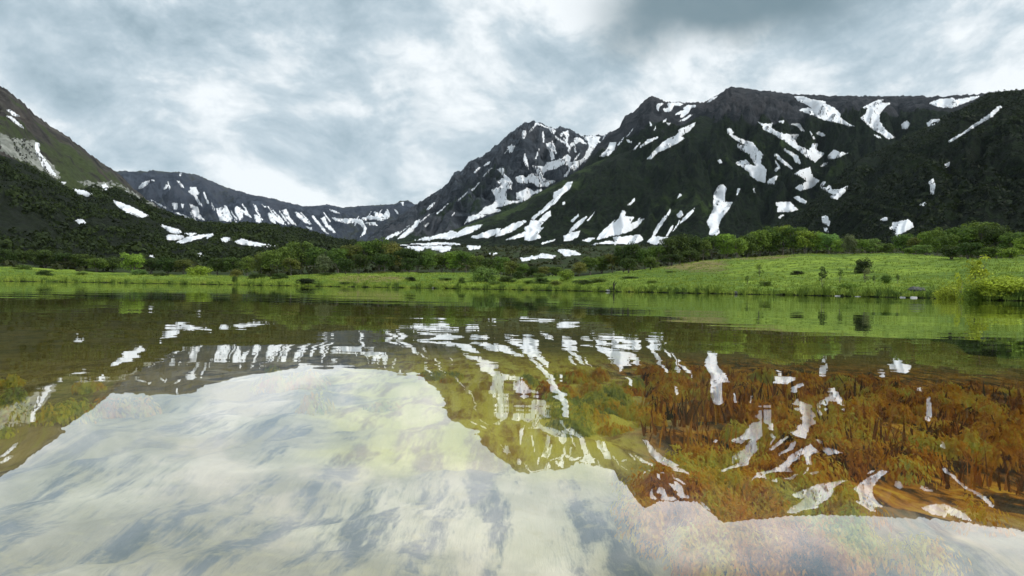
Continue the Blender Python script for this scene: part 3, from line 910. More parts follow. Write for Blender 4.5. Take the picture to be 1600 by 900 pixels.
def build_weeds():
    m, g = new_mat('water_weed')
    t = g.n('ShaderNodeAttribute', attribute_name='tone').outputs['Fac']
    col = g.ramp(t, [(0.0, (0.06, 0.035, 0.012)), (0.3, (0.26, 0.10, 0.018)), (0.5, (0.66, 0.28, 0.03)), (0.68, (0.72, 0.54, 0.07)), (0.85, (0.58, 0.62, 0.10)), (1.0, (0.22, 0.30, 0.08))])
    finish(g, col, 0.8)
    NT_ = 900
    d = 2.1 * (11 / 2.1) ** rng.random(NT_)
    a = rng.uniform(-0.72, 0.72, NT_)
    x, y = d * np.sin(a), d * np.cos(a)
    den = 0.7 * fbm(x / 0.7, y / 1.2, 3, 51) + np.interp(a, [-0.7, -0.5, -0.2, 0.0, 0.2, 0.7], [0.1, -0.3, -0.25, 0.2, 0.25, 0.3]) + np.interp(d, [1.9, 3, 3.6, 6, 9], [-0.9, -0.45, -0.05, 0.12, -0.05])
    keep = (den > rng.uniform(-0.2, 0.6, NT_)) & (a > 0.2) & (d > 3.6)
    x, y, a, d = x[keep], y[keep], a[keep], d[keep]
    base_t = np.interp(a, [-0.7, -0.45, -0.25, -0.02, 0.12, 0.2, 0.7], [0.72, 0.7, 0.62, 0.80, 0.72, 0.40, 0.36])
    tone = base_t + 0.3 * fbm(x / 0.42, y / 0.8, 3, 57) + rng.normal(0, 0.07, len(x))
    th_ = rng.uniform(0.5, 1.3, len(x))
    K = 16
    sp = np.repeat(0.02 + 0.016 * d, K)
    x, y = np.repeat(x, K) + rng.normal(0, 1, len(x) * K) * sp, np.repeat(y, K) + rng.normal(0, 1, len(y) * K) * sp
    a, d, tone, th_ = np.repeat(a, K), np.repeat(d, K), np.repeat(tone, K), np.repeat(th_, K)
    n = len(x)
    zb = bed_z(x, y) - 0.01
    h = np.minimum(rng.uniform(0.05, 0.17, n) * th_ * np.interp(d, [2, 5], [0.8, 1.25]), -zb - 0.05)
    wd = rng.uniform(0.002, 0.006, n) * np.interp(d, [2, 8], [0.9, 3.0])
    th = rng.uniform(-0.9, 0.9, n)
    ln = rng.normal(0, 0.22, (n, 2)) * h[:, None]
    c, s = np.cos(th) * wd, np.sin(th) * wd
    base = np.stack([x, y, zb], -1)
    mid = base + np.stack([ln[:, 0] * 0.4, ln[:, 1] * 0.4, h * 0.55], -1)
    top = base + np.stack([ln[:, 0], ln[:, 1], h], -1)
    sv = np.stack([c, s, 0 * c], -1)
    V = np.stack([base - sv, base + sv, mid - sv * 0.9, mid + sv * 0.9, top], 1).reshape(-1, 3)
    k = np.arange(n)[:, None] * 5
    Fc = np.concatenate([k + [0, 1, 3], k + [0, 3, 2], k + [2, 3, 4]])
    tone = np.clip(tone + rng.normal(0, 0.06, n), 0, 1)
    o = link('water_weed', mesh_np('water_weed', V, Fc, m, False, {'tone': np.repeat(tone, 5)}))
    tag(o, 'orange, brown and yellow water weeds growing under the clear shallow water', 'water weed', kind='stuff')


build_weeds()


def build_algae():
    """soft upright cushions of algae standing on the bed"""
    m, g = new_mat('algae')
    t = g.n('ShaderNodeAttribute', attribute_name='tone').outputs['Fac']
    P = g.n('ShaderNodeNewGeometry').outputs['Position']
    pv = g.n('ShaderNodeMapping', {'Vector': P, 'Scale': (1.0, 0.6, 0.35)}).outputs[0]
    nz = g.noise(pv, 9, 5, 0.65)
    nb = g.noise(pv, 3.4, 3, 0.5)
    t2 = g.math('ADD', t, g.math('ADD', g.math('MULTIPLY', g.math('SUBTRACT', nz, 0.5), 0.9), g.math('MULTIPLY', g.math('SUBTRACT', nb, 0.5), 1.5)))
    col = g.ramp(t2, [(0.0, (0.025, 0.016, 0.008)), (0.18, (0.10, 0.05, 0.016)), (0.36, (0.68, 0.28, 0.03)), (0.52, (0.90, 0.50, 0.05)), (0.66, (0.86, 0.68, 0.10)), (0.80, (0.80, 0.80, 0.15)), (1.0, (0.42, 0.50, 0.15))])
    d_ = g.n('ShaderNodeBsdfDiffuse', {0: col})
    tr = g.n('ShaderNodeBsdfTranslucent', {0: col})
    ms = g.n('ShaderNodeMixShader', {0: 0.45, 1: d_.outputs[0], 2: tr.outputs[0]})
    g.n('ShaderNodeOutputMaterial', {0: ms})
    n = 3400
    d = 2.0 * (12 / 2.0) ** rng.random(n)
    a = rng.uniform(-0.72, 0.72, n)
    x, y = d * np.sin(a), d * np.cos(a)
    den = 0.8 * fbm(x / 0.8, y / 1.6, 3, 151) + np.interp(a, [-0.7, -0.45, -0.2, 0.04, 0.26, 0.7], [0.0, -0.4, -0.45, -0.4, 0.22, 0.12]) + 0.1 + (1 - sst(a, 0.05, 0.3)) * np.interp(d, [2.3, 3.2, 4.4], [-1.1, -1.0, 0.0]) + np.interp(d, [8, 12], [0, -0.4])
    keep = den - 0.12 > rng.uniform(-0.15, 0.4, n)
    x, y, a, d = x[keep], y[keep], a[keep], d[keep]
    n = len(x)
    tone = np.interp(a, [-0.7, -0.45, -0.25, -0.02, 0.10, 0.2, 0.7], [0.72, 0.70, 0.68, 0.82, 0.78, 0.56, 0.48]) + 0.15 * fbm(x / 0.6, y / 1.2, 3, 157) + rng.normal(0, 0.03, n)
    zb = bed_z(x, y)
    w_ = rng.uniform(0.06, 0.15, n) * np.interp(d, [2.3, 9], [0.9, 1.7])
    h_ = np.minimum(rng.uniform(0.05, 0.16, n) * np.interp(d, [2.3, 6], [0.8, 1.2]), -zb - 0.08)
    K = 230
    dv = rand_dirs(n * K)
    dv[:, 2] = np.abs(dv[:, 2])
    rr_ = rng.uniform(0.55, 1.0, n * K)
    c = np.repeat(np.stack([x, y, zb], -1), K, 0) + dv * np.stack([np.repeat(w_, K), np.repeat(w_, K), np.repeat(h_, K)], -1) * rr_[:, None]
    nr = dv * np.array([1, 1, 0.6]) + 0.5 * rand_dirs(n * K) + np.array([0, -0.3, 0.3])
    nr /= np.linalg.norm(nr, axis=1)[:, None]
    upv = np.array([0, 0, 1.0]) + 0.35 * rand_dirs(n * K)
    b_ = np.cross(nr, upv)
    b_ /= np.linalg.norm(b_, axis=1)[:, None] + 1e-9
    t_ = np.cross(b_, nr)
    sz = np.repeat(d, K) * rng.uniform(0.5, 1.4, n * K)
    t_, b_ = t_ * (sz * 0.0042)[:, None], b_ * (sz * 0.0016)[:, None]
    V = np.stack([c - t_, c - b_, c + t_, c + b_], 1).reshape(-1, 3)
    Q = np.arange(n * K * 4).reshape(-1, 4)
    tn = np.clip(np.repeat(tone, K) + rng.normal(0, 0.05, n * K), 0, 1)
    o = link('algae', mesh_np('algae', V, Q, m, False, {'tone': np.repeat(tn, 4)}))
    tag(o, 'mottled gold, rust and yellow-green algae cushions on the lake bed', 'algae', kind='stuff')


build_algae()


def rock_mesh(name, seed, mat, flat=0.6, sub=3):
    import bmesh
    bm = bmesh.new()
    bmesh.ops.create_icosphere(bm, subdivisions=sub, radius=1.0)
    co = np.array([v.co[:] for v in bm.verts])
    n = fbm(co[:, 0] * 1.1 + seed * 3.1, co[:, 1] * 1.1 + co[:, 2] * 1.7, 4, seed)
    n2 = fbm(co[:, 2] * 1.3 + seed, co[:, 0] * 1.3 - co[:, 1], 3, seed + 9)
    co = co * (1 + 0.33 * n + 0.2 * n2)[:, None]
    co[:, 2] = np.where(co[:, 2] < 0, co[:, 2] * 0.4, co[:, 2]) * flat
    for v, c in zip(bm.verts, co):
        v.co = c
    me = bpy.data.meshes.new(name)
    bm.to_mesh(me)
    bm.free()
    me.materials.append(mat)
    for p in me.polygons:
        p.use_smooth = True
    return me


def crown_mesh(name, seed, lobes, leaves, leaf, shape='round'):
    """crown of unit height and width standing on z = 0 .. 1"""
    r = np.random.default_rng(seed)
    cs, rs = [], []
    for i in range(lobes):
        if shape == 'round':
            t = r.random() ** 0.8
            z = 0.2 + 0.62 * t
            rad = (0.36 * math.sqrt(max(0.05, 1 - ((z - 0.5) / 0.52) ** 2))) * math.sqrt(r.random())
        elif shape == 'bush':
            z = 0.02 + 0.72 * r.random() ** 1.1
            rad = 0.36 * math.sqrt(max(0.05, 1 - (z / 0.9) ** 2)) * math.sqrt(r.random())
        else:  # upright, open
            z = 0.2 + 0.68 * r.random()
            rad = 0.26 * r.random() * (1.1 - 0.5 * z)
        ph = r.random() * 2 * math.pi
        cs.append((rad * math.cos(ph), rad * math.sin(ph), z))
        rs.append(r.uniform(0.09, 0.19) * {'open': 0.8, 'bush': 1.35, 'round': 1.05}[shape])
    cs, rs = np.array(cs), np.array(rs)
    k = r.choice(lobes, leaves, p=rs ** 2 / (rs ** 2).sum())
    dv = rand_dirs(leaves)
    if shape != 'bush':
        dv[:, 2] = np.where(dv[:, 2] < -0.4, -dv[:, 2], dv[:, 2])
    rad = rs[k] * r.uniform(0.45, 1.12, leaves) ** 0.6
    c = cs[k] + dv * rad[:, None] * np.array([1.1, 1.1, 0.95])
    nrm = dv + 0.75 * rand_dirs(leaves) + np.array([0, 0, 0.35])
    nrm /= np.linalg.norm(nrm, axis=1)[:, None]
    V, Q = quads(c, nrm, leaf * r.uniform(0.6, 1.3, leaves))
    lob = r.uniform(0, 1, lobes)
    tone = np.clip(0.45 * lob[k] + 0.55 * r.random(leaves), 0, 1)
    zmax = V[:, 2].max()
    V[:, 2] = np.maximum(V[:, 2], 0.0)
    V = V / np.array([1, 1, zmax])
    return mesh_np(name, V, Q, LEAF, False, {'tone': np.repeat(tone, 4)}), cs


def tube(path, rad, sides=6):
    V, Fc = [], []
    n = len(path)
    for i, (p, q) in enumerate(zip(path, rad)):
        d = np.array(path[min(i + 1, n - 1)]) - np.array(path[max(i - 1, 0)])
        d = d / (np.linalg.norm(d) + 1e-9)
        s = np.cross(d, [0.3, 1, 0.1])
        s /= np.linalg.norm(s)
        b = np.cross(d, s)
        for k in range(sides):
            a = 2 * math.pi * k / sides
            V.append(np.array(p) + q * (math.cos(a) * s + math.sin(a) * b))
    for i in range(n - 1):
        for k in range(sides):
            k2 = (k + 1) % sides
            Fc.append((i * sides + k, i * sides + k2, (i + 1) * sides + k2, (i + 1) * sides + k))
    return np.array(V), np.array(Fc)


def trunk_mesh(name, seed, tips, stems=1, thick=0.022):
    r = np.random.default_rng(seed)
    Vs, Fs, off = [], [], 0

    def add(path, rad):
        nonlocal off
        V, Fc = tube(path, rad)
        Vs.append(V)
        Fs.append(Fc + off)
        off += len(V)
    tops = []
    for s in range(stems):
        a = r.random() * 6.28
        sp = 0.02 if stems == 1 else 0.1
        p = [np.array([0.02 * math.cos(a) * s, 0.02 * math.sin(a) * s, -0.03])]
        for t in (0.15, 0.3, 0.45, 0.62, 0.8):
            p.append(np.array([sp * t * 2 * math.cos(a) + r.normal(0, 0.012), sp * t * 2 * math.sin(a) + r.normal(0, 0.012), t]))
        add(p, thick * np.array([1.25, 1, 0.85, 0.65, 0.45, 0.2]))
        tops.append(p)
    for c in tips[:9]:
        p = tops[r.integers(len(tops))]
        b = p[2 if c[2] < 0.55 else 3]
        m_ = (b + c) / 2 + np.array([0, 0, -0.03])
        add([b, m_, c], thick * np.array([0.5, 0.35, 0.12]))
    return mesh_np(name, np.concatenate(Vs), np.concatenate(Fs), BARK, True)


VAR = {}
for i in range(6):
    cm, cs = crown_mesh('crown', 100 + i, 26 + 3 * i, 2600, 0.030, 'round')
    VAR['round', i] = (cm, trunk_mesh('trunk', 200 + i, cs, 1 + i % 3))
for i in range(4):
    cm, cs = crown_mesh('foliage', 130 + i, 20 + 2 * i, 2400, 0.034, 'bush')
    VAR['bush', i] = (cm, trunk_mesh('stem', 230 + i, cs, 3, 0.014))
for i in range(2):
    cm, cs = crown_mesh('foliage', 180 + i, 34, 6500, 0.022, 'bush')
    VAR['thick', i] = (cm, trunk_mesh('stem', 280 + i, cs, 3, 0.014))
for i in range(3):
    cm, cs = crown_mesh('foliage', 160 + i, 13, 420, 0.034, 'open')
    VAR['open', i] = (cm, trunk_mesh('stem', 260 + i, cs, 3, 0.012))

TONE = {'dark green': (0.052, 0.092, 0.023), 'mid green': (0.10, 0.17, 0.036), 'bright green': (0.18, 0.29, 0.05), 'olive green': (0.14, 0.17, 0.045),
        'grey-green': (0.13, 0.165, 0.09), 'yellow-green': (0.30, 0.42, 0.055), 'pale green': (0.15, 0.26, 0.075), 'blackish green': (0.022, 0.036, 0.014)}


def gpoint(u, r):
    a = float(ray_np(u, 430)[0])
    z = float(ground_z(np.array([a]), np.array([float(r)]))[0])
    return a, z


cnt = {}


def plant(name, kind, u, v_top, wpx, r, tone, label, cat, group=None, var=None):
    a, z = gpoint(u, r)
    x, y = r * math.sin(a), r * math.cos(a)
    e = float(ray_np(u, v_top - (2.0 if kind == 'round' else 0))[1])
    h = max(CAMZ + r * e - z, 0.25)
    wid = wpx / F * y
    k = cnt.get(kind, 0)
    cnt[kind] = k + 1
    nv = {'round': 6, 'bush': 4, 'open': 3, 'thick': 2}[kind]
    cm, tm = VAR[kind, k % nv if var is None else var]
    root = bpy.data.objects.new(name, None)
    COL.objects.link(root)
    root.location = (x, y, z - 0.05)
    root.rotation_euler = (0, 0, (k * 2.399) % 6.28)
    s = wid * (1.16 if kind == 'round' else 1.05)
    root.scale = (s, s, h)
    root.empty_display_size = 0.1
    tag(root, label, cat, group)
    c = link('crown' if kind == 'round' else 'foliage', cm, root)
    t = TONE[tone]
    q = 0.85 + 0.3 * random.random()
    c.color = (t[0] * q * random.uniform(0.9, 1.1), t[1] * q, t[2] * q, 1)
    link('trunk' if kind == 'round' else 'stem', tm, root)
    return root


ORD = ['first', 'second', 'third', 'fourth', 'fifth', 'sixth', 'seventh', 'eighth', 'ninth', 'tenth', 'eleventh', 'twelfth', 'thirteenth', 'fourteenth', 'fifteenth', 'sixteenth',
       'seventeenth', 'eighteenth', 'nineteenth', 'twentieth', 'twenty-first', 'twenty-second', 'twenty-third', 'twenty-fourth', 'twenty-fifth', 'twenty-sixth', 'twenty-seventh',
       'twenty-eighth', 'twenty-ninth', 'thirtieth', 'thirty-first', 'thirty-second', 'thirty-third', 'thirty-fourth', 'thirty-fifth', 'thirty-sixth']


def belt(items, where, group):
    items = sorted(items, key=lambda t: t[0])
    for i, (u, vt, wpx, r, tone) in enumerate(items):
        plant('birch_tree', 'round', u, vt, wpx, r, tone, f'{tone} rounded birch, {ORD[i]} from the left {where}', 'tree', group)


# trees on the crest of the grassy hill
belt([(1112, 369, 34, 212, 'mid green'), (1134, 366, 34, 210, 'bright green'), (1152, 372, 30, 206, 'bright green'), (1168, 366, 36, 214, 'mid green'), (1186, 359, 38, 216, 'bright green'),
      (1204, 354, 40, 218, 'mid green'), (1222, 352, 40, 220, 'bright green'), (1240, 355, 38, 216, 'mid green'), (1257, 360, 34, 214, 'bright green'), (1275, 362, 34, 216, 'bright green'),
      (1294, 365, 32, 214, 'pale green'), (1310, 374, 24, 210, 'bright green'), (1343, 374, 26, 208, 'bright green'), (1364, 374, 28, 212, 'pale green'), (1384, 381, 24, 214, 'mid green')],
     'in the row along the hill crest', 'trees along the hill crest')
plant('birch_tree', 'round', 1327, 366, 22, 206, 'grey-green', 'narrow grey-green tree standing alone in the gap of the crest row', 'tree')
# right-hand wood
belt([(1410, 366, 32, 222, 'mid green'), (1430, 372, 28, 216, 'olive green'), (1447, 362, 30, 212, 'bright green'), (1464, 356, 36, 208, 'mid green'), (1480, 366, 34, 186, 'mid green'),
      (1500, 354, 48, 192, 'mid green'), (1530, 346, 60, 196, 'mid green'), (1556, 352, 44, 190, 'dark green'), (1582, 362, 40, 186, 'mid green'), (1604, 372, 44, 176, 'bright green'),
      (1486, 384, 36, 170, 'dark green'), (1512, 380, 42, 166, 'dark green'), (1545, 386, 40, 164, 'mid green'), (1578, 388, 36, 158, 'bright green'), (1440, 384, 28, 198, 'pale green'),
      (1420, 388, 20, 200, 'bright green'), (1630, 352, 60, 180, 'mid green')],
     'in the wood behind the yellow-green sapling', 'trees of the wood on the far right')
# middle right wood
belt([(905, 410, 26, 190, 'olive green'), (922, 402, 28, 195, 'mid green'), (940, 400, 30, 200, 'mid green'), (957, 398, 26, 198, 'olive green'), (974, 384, 30, 196, 'dark green'), (990, 378, 34, 194, 'dark green'),
      (1008, 388, 30, 192, 'mid green'), (1026, 384, 30, 198, 'mid green'), (1044, 372, 34, 200, 'dark green'), (1062, 365, 40, 204, 'dark green'), (1082, 367, 36, 206, 'dark green'),
      (1098, 375, 28, 206, 'mid green'), (1016, 402, 28, 180, 'mid green'), (982, 404, 28, 176, 'dark green'), (1050, 398, 34, 188, 'dark green'), (1078, 392, 30, 196, 'dark green')],
     'in the dark wood below the hill', 'trees of the dark wood below the hill')
# centre
belt([(782, 402, 28, 185, 'mid green'), (798, 408, 26, 178, 'olive green'), (814, 412, 26, 185, 'mid green'), (832, 416, 24, 188, 'dark green'), (850, 418, 26, 190, 'olive green'),
      (868, 418, 24, 190, 'mid green'), (810, 424, 22, 168, 'dark green'), (842, 428, 22, 168, 'mid green')],
     'in the low thicket at mid shore', 'trees of the low thicket at mid shore')
belt([(408, 394, 30, 205, 'olive green'), (424, 391, 34, 202, 'mid green'), (446, 384, 36, 208, 'mid green'), (470, 378, 44, 212, 'mid green'), (494, 386, 36, 206, 'mid green'),
      (505, 398, 28, 186, 'grey-green'), (528, 388, 34, 200, 'mid green'), (548, 382, 36, 204, 'olive green'), (570, 376, 36, 206, 'mid green'), (592, 371, 42, 206, 'mid green'),
      (614, 378, 36, 202, 'olive green'), (633, 387, 38, 196, 'dark green'), (652, 392, 32, 194, 'dark green'), (670, 390, 28, 192, 'mid green'), (690, 397, 30, 194, 'mid green'),
      (708, 392, 34, 192, 'bright green'), (728, 393, 32, 190, 'mid green'), (746, 400, 28, 186, 'mid green'), (764, 404, 26, 182, 'dark green'), (560, 398, 32, 188, 'dark green'),
      (600, 396, 34, 186, 'dark green'), (540, 404, 28, 184, 'dark green'), (640, 404, 28, 182, 'dark green'), (455, 404, 30, 194, 'olive green')],
     'in the wood behind the brown bank', 'trees of the wood behind the brown bank')
# left
belt([(6, 388, 34, 232, 'dark green'), (36, 392, 34, 236, 'dark green'), (70, 390, 40, 240, 'dark green'), (102, 396, 36, 236, 'dark green'), (130, 398, 36, 232, 'dark green'), (152, 404, 34, 226, 'mid green'),
      (176, 402, 34, 228, 'dark green'), (236, 404, 34, 226, 'dark green'), (262, 402, 36, 222, 'dark green'), (286, 406, 30, 220, 'olive green'), (340, 404, 32, 216, 'dark green'),
      (362, 402, 32, 214, 'dark green'), (386, 400, 30, 212, 'mid green')],
     'in the dark wood behind the flat shore', 'trees of the dark wood behind the flat shore')

# single plants
plant('birch_tree', 'round', 207, 396, 36, 212, 'bright green', 'bright green leafy tree standing out against the dark wood', 'tree')
for a_ in [
    ('bush', 216, 420, 30, 203, 'pale green', 'low pale green bush at the foot of the bright green tree'),
    ('bush', 311, 414, 36, 197, 'yellow-green', 'rounded yellowish willow bush on the flat shore'),
    ('bush', 370, 419, 20, 196, 'olive green', 'small olive bush beside the yellowish willow bush'),
    ('bush', 36, 413, 30, 206, 'mid green', 'low green bush on the grassy point at far left'),
    ('bush', 367, 430, 11, 158, 'dark green', 'tiny dark bush at the water edge of the flat shore'),
    ('bush', 757, 414, 44, 146, 'pale green', 'pale green willow bush leaning over the mid shore'),
    ('bush', 641, 431, 18, 146, 'blackish green', 'small dark bush on the bank near the brown soil'),
    ('bush', 722, 432, 12, 142, 'dark green', 'little dark bush next to the leaning willow'),
    ('bush', 886, 420, 30, 150, 'bright green', 'bright green bush at the end of the low thicket'),
    ('bush', 912, 436, 34, 134, 'dark green', 'flat dark green bush by the water below the thicket'),
    ('bush', 1350, 401, 28, 136, 'blackish green', 'dark round bush alone on the open meadow slope'),
    ('bush', 1246, 422, 22, 136, 'blackish green', 'small black low shrub in the middle of the meadow'),
    ('bush', 1384, 428, 22, 106, 'mid green', 'mid green shrub right of the thin leggy bush'),
    ('bush', 1325, 441, 38, 98, 'bright green', 'flat light green mound of shrub near the meadow shore'),
    ('bush', 1195, 437, 24, 106, 'mid green', 'low spreading shrub on the lower meadow'),
    ('thick', 1486, 437, 60, 71, 'yellow-green', 'broad-leaved low bush at the tip of the near bank'),
    ('thick', 1562, 427, 96, 61.5, 'yellow-green', 'dense tangled bush hanging over the near bank'),
    ('thick', 1640, 428, 80, 61.5, 'yellow-green', 'tangled bush on the near bank at the frame edge'),
    ('bush', 70, 421, 26, 190, 'dark green', 'dark shrub between the far left point and the dark wood'),
    ('bush', 128, 424, 22, 196, 'mid green', 'green shrub on the strip left of the bright green tree'),
    ('bush', 252, 425, 26, 192, 'dark green', 'dark shrub right of the low pale green bush'),
    ('bush', 402, 425, 28, 182, 'dark green', 'dark shrub where the flat shore meets the brown bank'),
    ('bush', 437, 426, 30, 172, 'dark green', 'dark shrub just left of the brown bank'),
    ('bush', 478, 434, 40, 148, 'blackish green', 'long black shrub mat by the water left of the brown bank'),
    ('bush', 542, 440, 24, 143, 'blackish green', 'flat black shrub at the water edge of the brown bank'),
    ('bush', 662, 424, 26, 168, 'dark green', 'dark shrub at the top of the green bank'),
    ('bush', 792, 430, 30, 150, 'dark green', 'dark shrub right behind the leaning willow'),
    ('bush', 828, 437, 26, 138, 'mid green', 'green shrub on the low mid shore near the water'),
    ('bush', 985, 431, 30, 150, 'dark green', 'dark shrub on the lower hill foot above the stump'),
    ('bush', 1020, 437, 20, 128, 'mid green', 'small green shrub on the hill foot right of the stump'),
    ('thick', 1528, 436, 50, 63, 'bright green', 'leafy green bush at the foot of the near bank sapling'),
    ('bush', 846, 432, 32, 142, 'dark green', 'dark shrub in front of the low thicket by the water'),
    ('bush', 868, 438, 26, 130, 'olive green', 'olive shrub at the water edge below the bright green bush'),
    ('bush', 935, 434, 30, 140, 'mid green', 'green shrub between the flat dark bush and the stump'),
    ('bush', 695, 433, 26, 150, 'mid green', 'green shrub left of the little dark bush by the willow'),
    ('bush', 775, 438, 26, 138, 'mid green', 'green shrub at the water just beside the leaning willow'),
    ('bush', 600, 424, 34, 176, 'olive green', 'olive shrub on the top edge of the brown bank'),
    ('bush', 512, 425, 30, 172, 'dark green', 'dark shrub at the upper left end of the brown bank'),
    ('bush', 1050, 424, 24, 160, 'dark green', 'dark shrub under the wood beside the tan slope'),
    ('open', 1285, 415, 26, 97, 'dark green', 'thin leggy shrub near the meadow water edge'),
    ('open', 1312, 417, 16, 112, 'mid green', 'slender upright shrub behind the thin leggy shrub'),
    ('open', 1352, 418, 26, 112, 'grey-green', 'grey-green leggy bush below the dark round bush'),
    ('open', 1366, 430, 14, 108, 'dark green', 'little dark shrub beside the grey-green leggy bush'),
    ('open', 1402, 426, 16, 110, 'mid green', 'thin shrub at the outer end of the meadow shrubs'),
    ('open', 1186, 412, 24, 135, 'mid green', 'sparse green shrub on the middle of the slope'),
    ('open', 1168, 430, 14, 110, 'mid green', 'tiny sparse shrub low on the meadow'),
    ('open', 1528, 396, 72, 66, 'yellow-green', 'yellow-green leafy sapling rising from the near bank'),
    ('open', 1500, 424, 24, 68, 'yellow-green', 'small yellow-green shoot beside the near bank sapling'),
]:
    k_, u, vt, wp, r, tone, lab = a_
    plant('shrub', k_, u, vt, wp, r, tone, lab, 'shrub')

# ------------------------------------------------------------------ scrub on the slopes (one mass each)
clump_t = {}


def scrub(name, S, area, n, size, leaves, leaf, label, col, ridx=None, tmax=None):
    """n low pine-scrub clumps on surface S inside the azimuth/distance box"""
    u0, u1, r0, r1 = area
    a0, a1 = float(ray_np(u0, 400)[0]), float(ray_np(u1, 400)[0])
    a = rng.uniform(a0, a1, n)
    r = np.sqrt(rng.uniform(r0 ** 2, r1 ** 2, n))
    z = S.z_at(a, r)
    x, y = r * np.sin(a), r * np.cos(a)
    g_ = ground_z(a, r)
    ok = z > g_ - 0.5 if S is not GH else r > gcol(a, 3) + 16
    if ridx is not None:
        ia = np.clip(np.interp(a, S.az, np.arange(len(S.az))).astype(int), 0, len(S.az) - 1)
        ir = np.clip(np.interp(r, S.r, np.arange(len(S.r))).astype(int), 0, len(S.r) - 1)
        ok &= np.isin(S.ident[ia, ir], ridx)
    dn = fbm(x / 60, y / 60, 3, 77)
    ok &= dn > -0.45
    u, v = pix_np(x, y, z)
    ui, vi = np.clip(u.astype(int), 0, 1599), np.clip(v.astype(int), 0, 899)
    ok &= ~(MASK[vi, ui] & (u >= 0) & (u < 1600))
    x, y, z = x[ok], y[ok], z[ok]
    n = len(x)
    sz = size * rng.uniform(0.5, 1.25, n) * np.exp(0.7 * fbm(x / 35, y / 35, 3, 79))
    c = np.repeat(np.stack([x, y, z], -1), leaves, 0)
    dv = rand_dirs(n * leaves)
    dv[:, 2] = np.abs(dv[:, 2])
    s_ = np.repeat(sz, leaves)
    c = c + dv * (s_ * rng.uniform(0.5, 1.0, n * leaves))[:, None] * np.array([0.6, 0.6, 0.55])
    nr = dv + 0.6 * rand_dirs(n * leaves)
    nr /= np.linalg.norm(nr, axis=1)[:, None]
    V, Q = quads(c, nr, leaf * s_ * rng.uniform(0.7, 1.3, n * leaves))
    tn = np.clip(np.repeat(rng.random(n) * 0.6 + 0.55 * dn[ok], leaves) + rng.random(n * leaves) * 0.35, 0, 1)
    o = link(name, mesh_np(name, V, Q, SCRUB, False, {'tone': np.repeat(tn, 4)}))
    o.color = col + (1,)
    tag(o, label, 'scrub', kind='stuff')


scrub('hillside_scrub', LEFT, (-350, 640, 255, 820), 14000, 4.2, 15, 0.165, 'dark dwarf pine scrub covering the wooded foot slope by the flat shore', (0.022, 0.038, 0.010), [1])
scrub('hillside_scrub', MASS, (1180, 1850, 400, 1150), 11000, 5.2, 11, 0.19, 'dark dwarf pine scrub on the near flank behind the right wood', (0.0125, 0.023, 0.007), [2])
scrub('valley_scrub', GH, (-300, 1900, 180, 900), 7000, 3.6, 15, 0.2, 'mixed green and brown scrub over the valley floor', (0.036, 0.047, 0.018))


# ------------------------------------------------------------------ grass tussocks
def build_grass():
    m, g = new_mat('grass_blades')
    t = g.n('ShaderNodeAttribute', attribute_name='tone').outputs['Fac']
    col = g.ramp(t, [(0.0, (0.07, 0.12, 0.02)), (0.45, (0.19, 0.27, 0.036)), (0.8, (0.31, 0.37, 0.06)), (1.0, (0.27, 0.27, 0.08))])
    finish(g, col, 0.8)
    n = 26000
    a = rng.uniform(-0.66, 0.66, n)
    s = shore(a)
    cr = gcol(a, 3)
    f = rng.random(n) ** 1.5
    edge = rng.random(n) < 0.28
    r = np.where(edge, s + rng.uniform(0.15, 1.6, n), s + 0.3 + (cr + 6 - s) * f)
    z = ground_z(a, r)
    x, y = r * np.sin(a), r * np.cos(a)
    k = 6
    dens = fbm(x / 4, y / 4, 3, 61)
    hh = np.clip(rng.uniform(0.12, 0.34, n) * (1 + 0.7 * dens), 0.06, 0.6) * np.where(edge, 1.1, 1)
    tall = edge & (fbm(a * 130, a * 0, 3, 63) > 0.25)
    hh = np.where(tall, hh * rng.uniform(1.6, 3.2, n), hh)
    X = np.repeat(x, k) + rng.normal(0, 0.14, n * k)
    Y = np.repeat(y, k) + rng.normal(0, 0.14, n * k)
    Zb = np.repeat(z, k) - 0.05
    H = np.repeat(hh, k) * rng.uniform(0.6, 1.25, n * k)
    th = rng.uniform(0, math.pi, n * k)
    wd = 0.055
    sv = np.stack([np.cos(th) * wd, np.sin(th) * wd, 0 * th], -1)
    B = np.stack([X, Y, Zb], -1)
    ln = rng.normal(0, 0.35, (n * k, 2)) * H[:, None]
    T = B + np.stack([ln[:, 0], ln[:, 1], H + 0.05], -1)
    V = np.stack([B - sv, B + sv, T], 1).reshape(-1, 3)
    tone = np.clip(0.45 - 0.3 * np.repeat(tall, k) + 0.35 * np.repeat(dens, k) + rng.normal(0, 0.08, n * k), 0, 1)
    o = link('grass', mesh_np('grass', V, np.arange(n * k * 3).reshape(-1, 3), m, False, {'tone': np.repeat(tone, 3)}))
    tag(o, 'fresh green grass tufts covering the lakeside meadow', 'grass', kind='stuff')


build_grass()

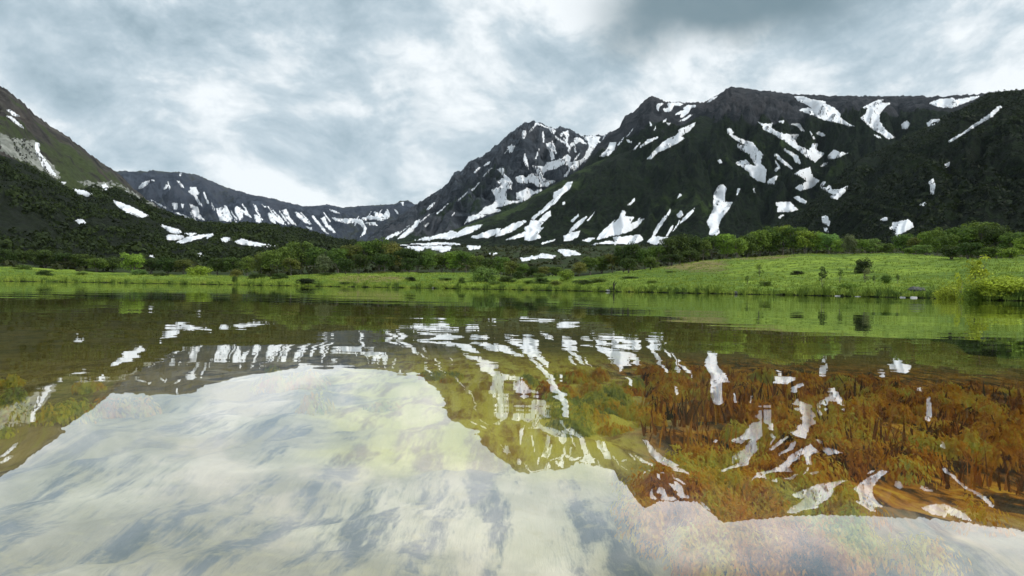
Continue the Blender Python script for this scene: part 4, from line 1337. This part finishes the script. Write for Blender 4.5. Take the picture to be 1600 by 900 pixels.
# ------------------------------------------------------------------ stones and driftwood along the shore
M_PALE = rock_mat('pale_stone', (0.42, 0.42, 0.42), (0.66, 0.66, 0.66), 3)
M_GREY = rock_mat('grey_stone', (0.05, 0.055, 0.05), (0.14, 0.14, 0.13), 3)
rk = [rock_mesh('rock', 400 + i, M_GREY, 0.6) for i in range(3)]
rp = [rock_mesh('rock', 420 + i, M_PALE, 0.45) for i in range(2)]
for i, (u, doff, sz, me, lab) in enumerate([
    (1431, 9, 0.75, rk[0], 'dark grey boulder in the grass above the pale shore stones'),
    (1427, -0.1, 0.42, rp[0], 'largest pale flat stone at the meadow water edge'),
    (1414, -0.1, 0.35, rp[1], 'small pale stone just beside the largest pale stone'),
    (1309, -0.1, 0.36, rp[1], 'lone pale stone at the waterline below the leggy shrub'),
    (1341, -0.1, 0.25, rp[0], 'tiny pale stone at the waterline below the dark round bush'),
    (953, 0.2, 0.5, rp[0], 'pale stone beside the driftwood stump at mid shore'),
    (676, 0.1, 0.5, rp[1], 'pale stone on the shore below the green bank'),
    (1225, 0.2, 0.4, rk[1], 'dark stone in the low bank edge under the meadow'),
    (1150, 0.2, 0.45, rk[2], 'dark stone at the waterline of the middle meadow'),
]):
    a = float(ray_np(u, 455)[0])
    r = float(shore(np.array([a]))[0]) + doff
    z = float(ground_z(np.array([a]), np.array([r]))[0])
    o = link('boulder', me, None, (r * math.sin(a), r * math.cos(a), max(z, -0.05)))
    o.scale = (sz * 1.3, sz, sz)
    o.rotation_euler = (0, 0, i * 1.3)
    tag(o, lab, 'stone')

a = float(ray_np(959, 450)[0])
r = float(shore(np.array([a]))[0]) + 0.3
V, Fc = tube([(0, 0, -0.3), (0.05, 0, 0.5), (-0.02, 0.05, 1.1), (0.1, 0, 1.55)], [0.17, 0.13, 0.1, 0.04], 8)
V2, F2 = tube([(0, 0, 0.8), (0.3, 0.05, 1.15), (0.42, 0, 1.4)], [0.08, 0.06, 0.02], 6)
M_DEAD = rock_mat('dead_wood', (0.02, 0.018, 0.015), (0.06, 0.05, 0.04), 4)
o = link('driftwood_stump', mesh_np('driftwood_stump', np.concatenate([V, V2]), np.concatenate([Fc, F2 + len(V)]), M_DEAD, True), None, (r * math.sin(a), r * math.cos(a), 0.05))
tag(o, 'dark upright driftwood stump standing at the water edge', 'stump')

# ------------------------------------------------------------------ thin mountain air
import bmesh
bm = bmesh.new()
bmesh.ops.create_cube(bm, size=1.0)
hm = bpy.data.meshes.new('haze')
bm.to_mesh(hm)
bm.free()
ho = link('haze', hm, None, (0, 0, 498))
ho.scale = (12400, 12400, 1006)
hmat, g = new_mat('haze')
pv = g.n('ShaderNodeVolumePrincipled', {'Color': (0.70, 0.86, 1.0, 1), 'Density': 2.0e-5, 'Anisotropy': 0.0})
g.n('ShaderNodeOutputMaterial', {1: pv})
hm.materials.append(hmat)
tag(ho, 'thin bluish mountain air softening the far ridges', 'haze', kind='stuff')
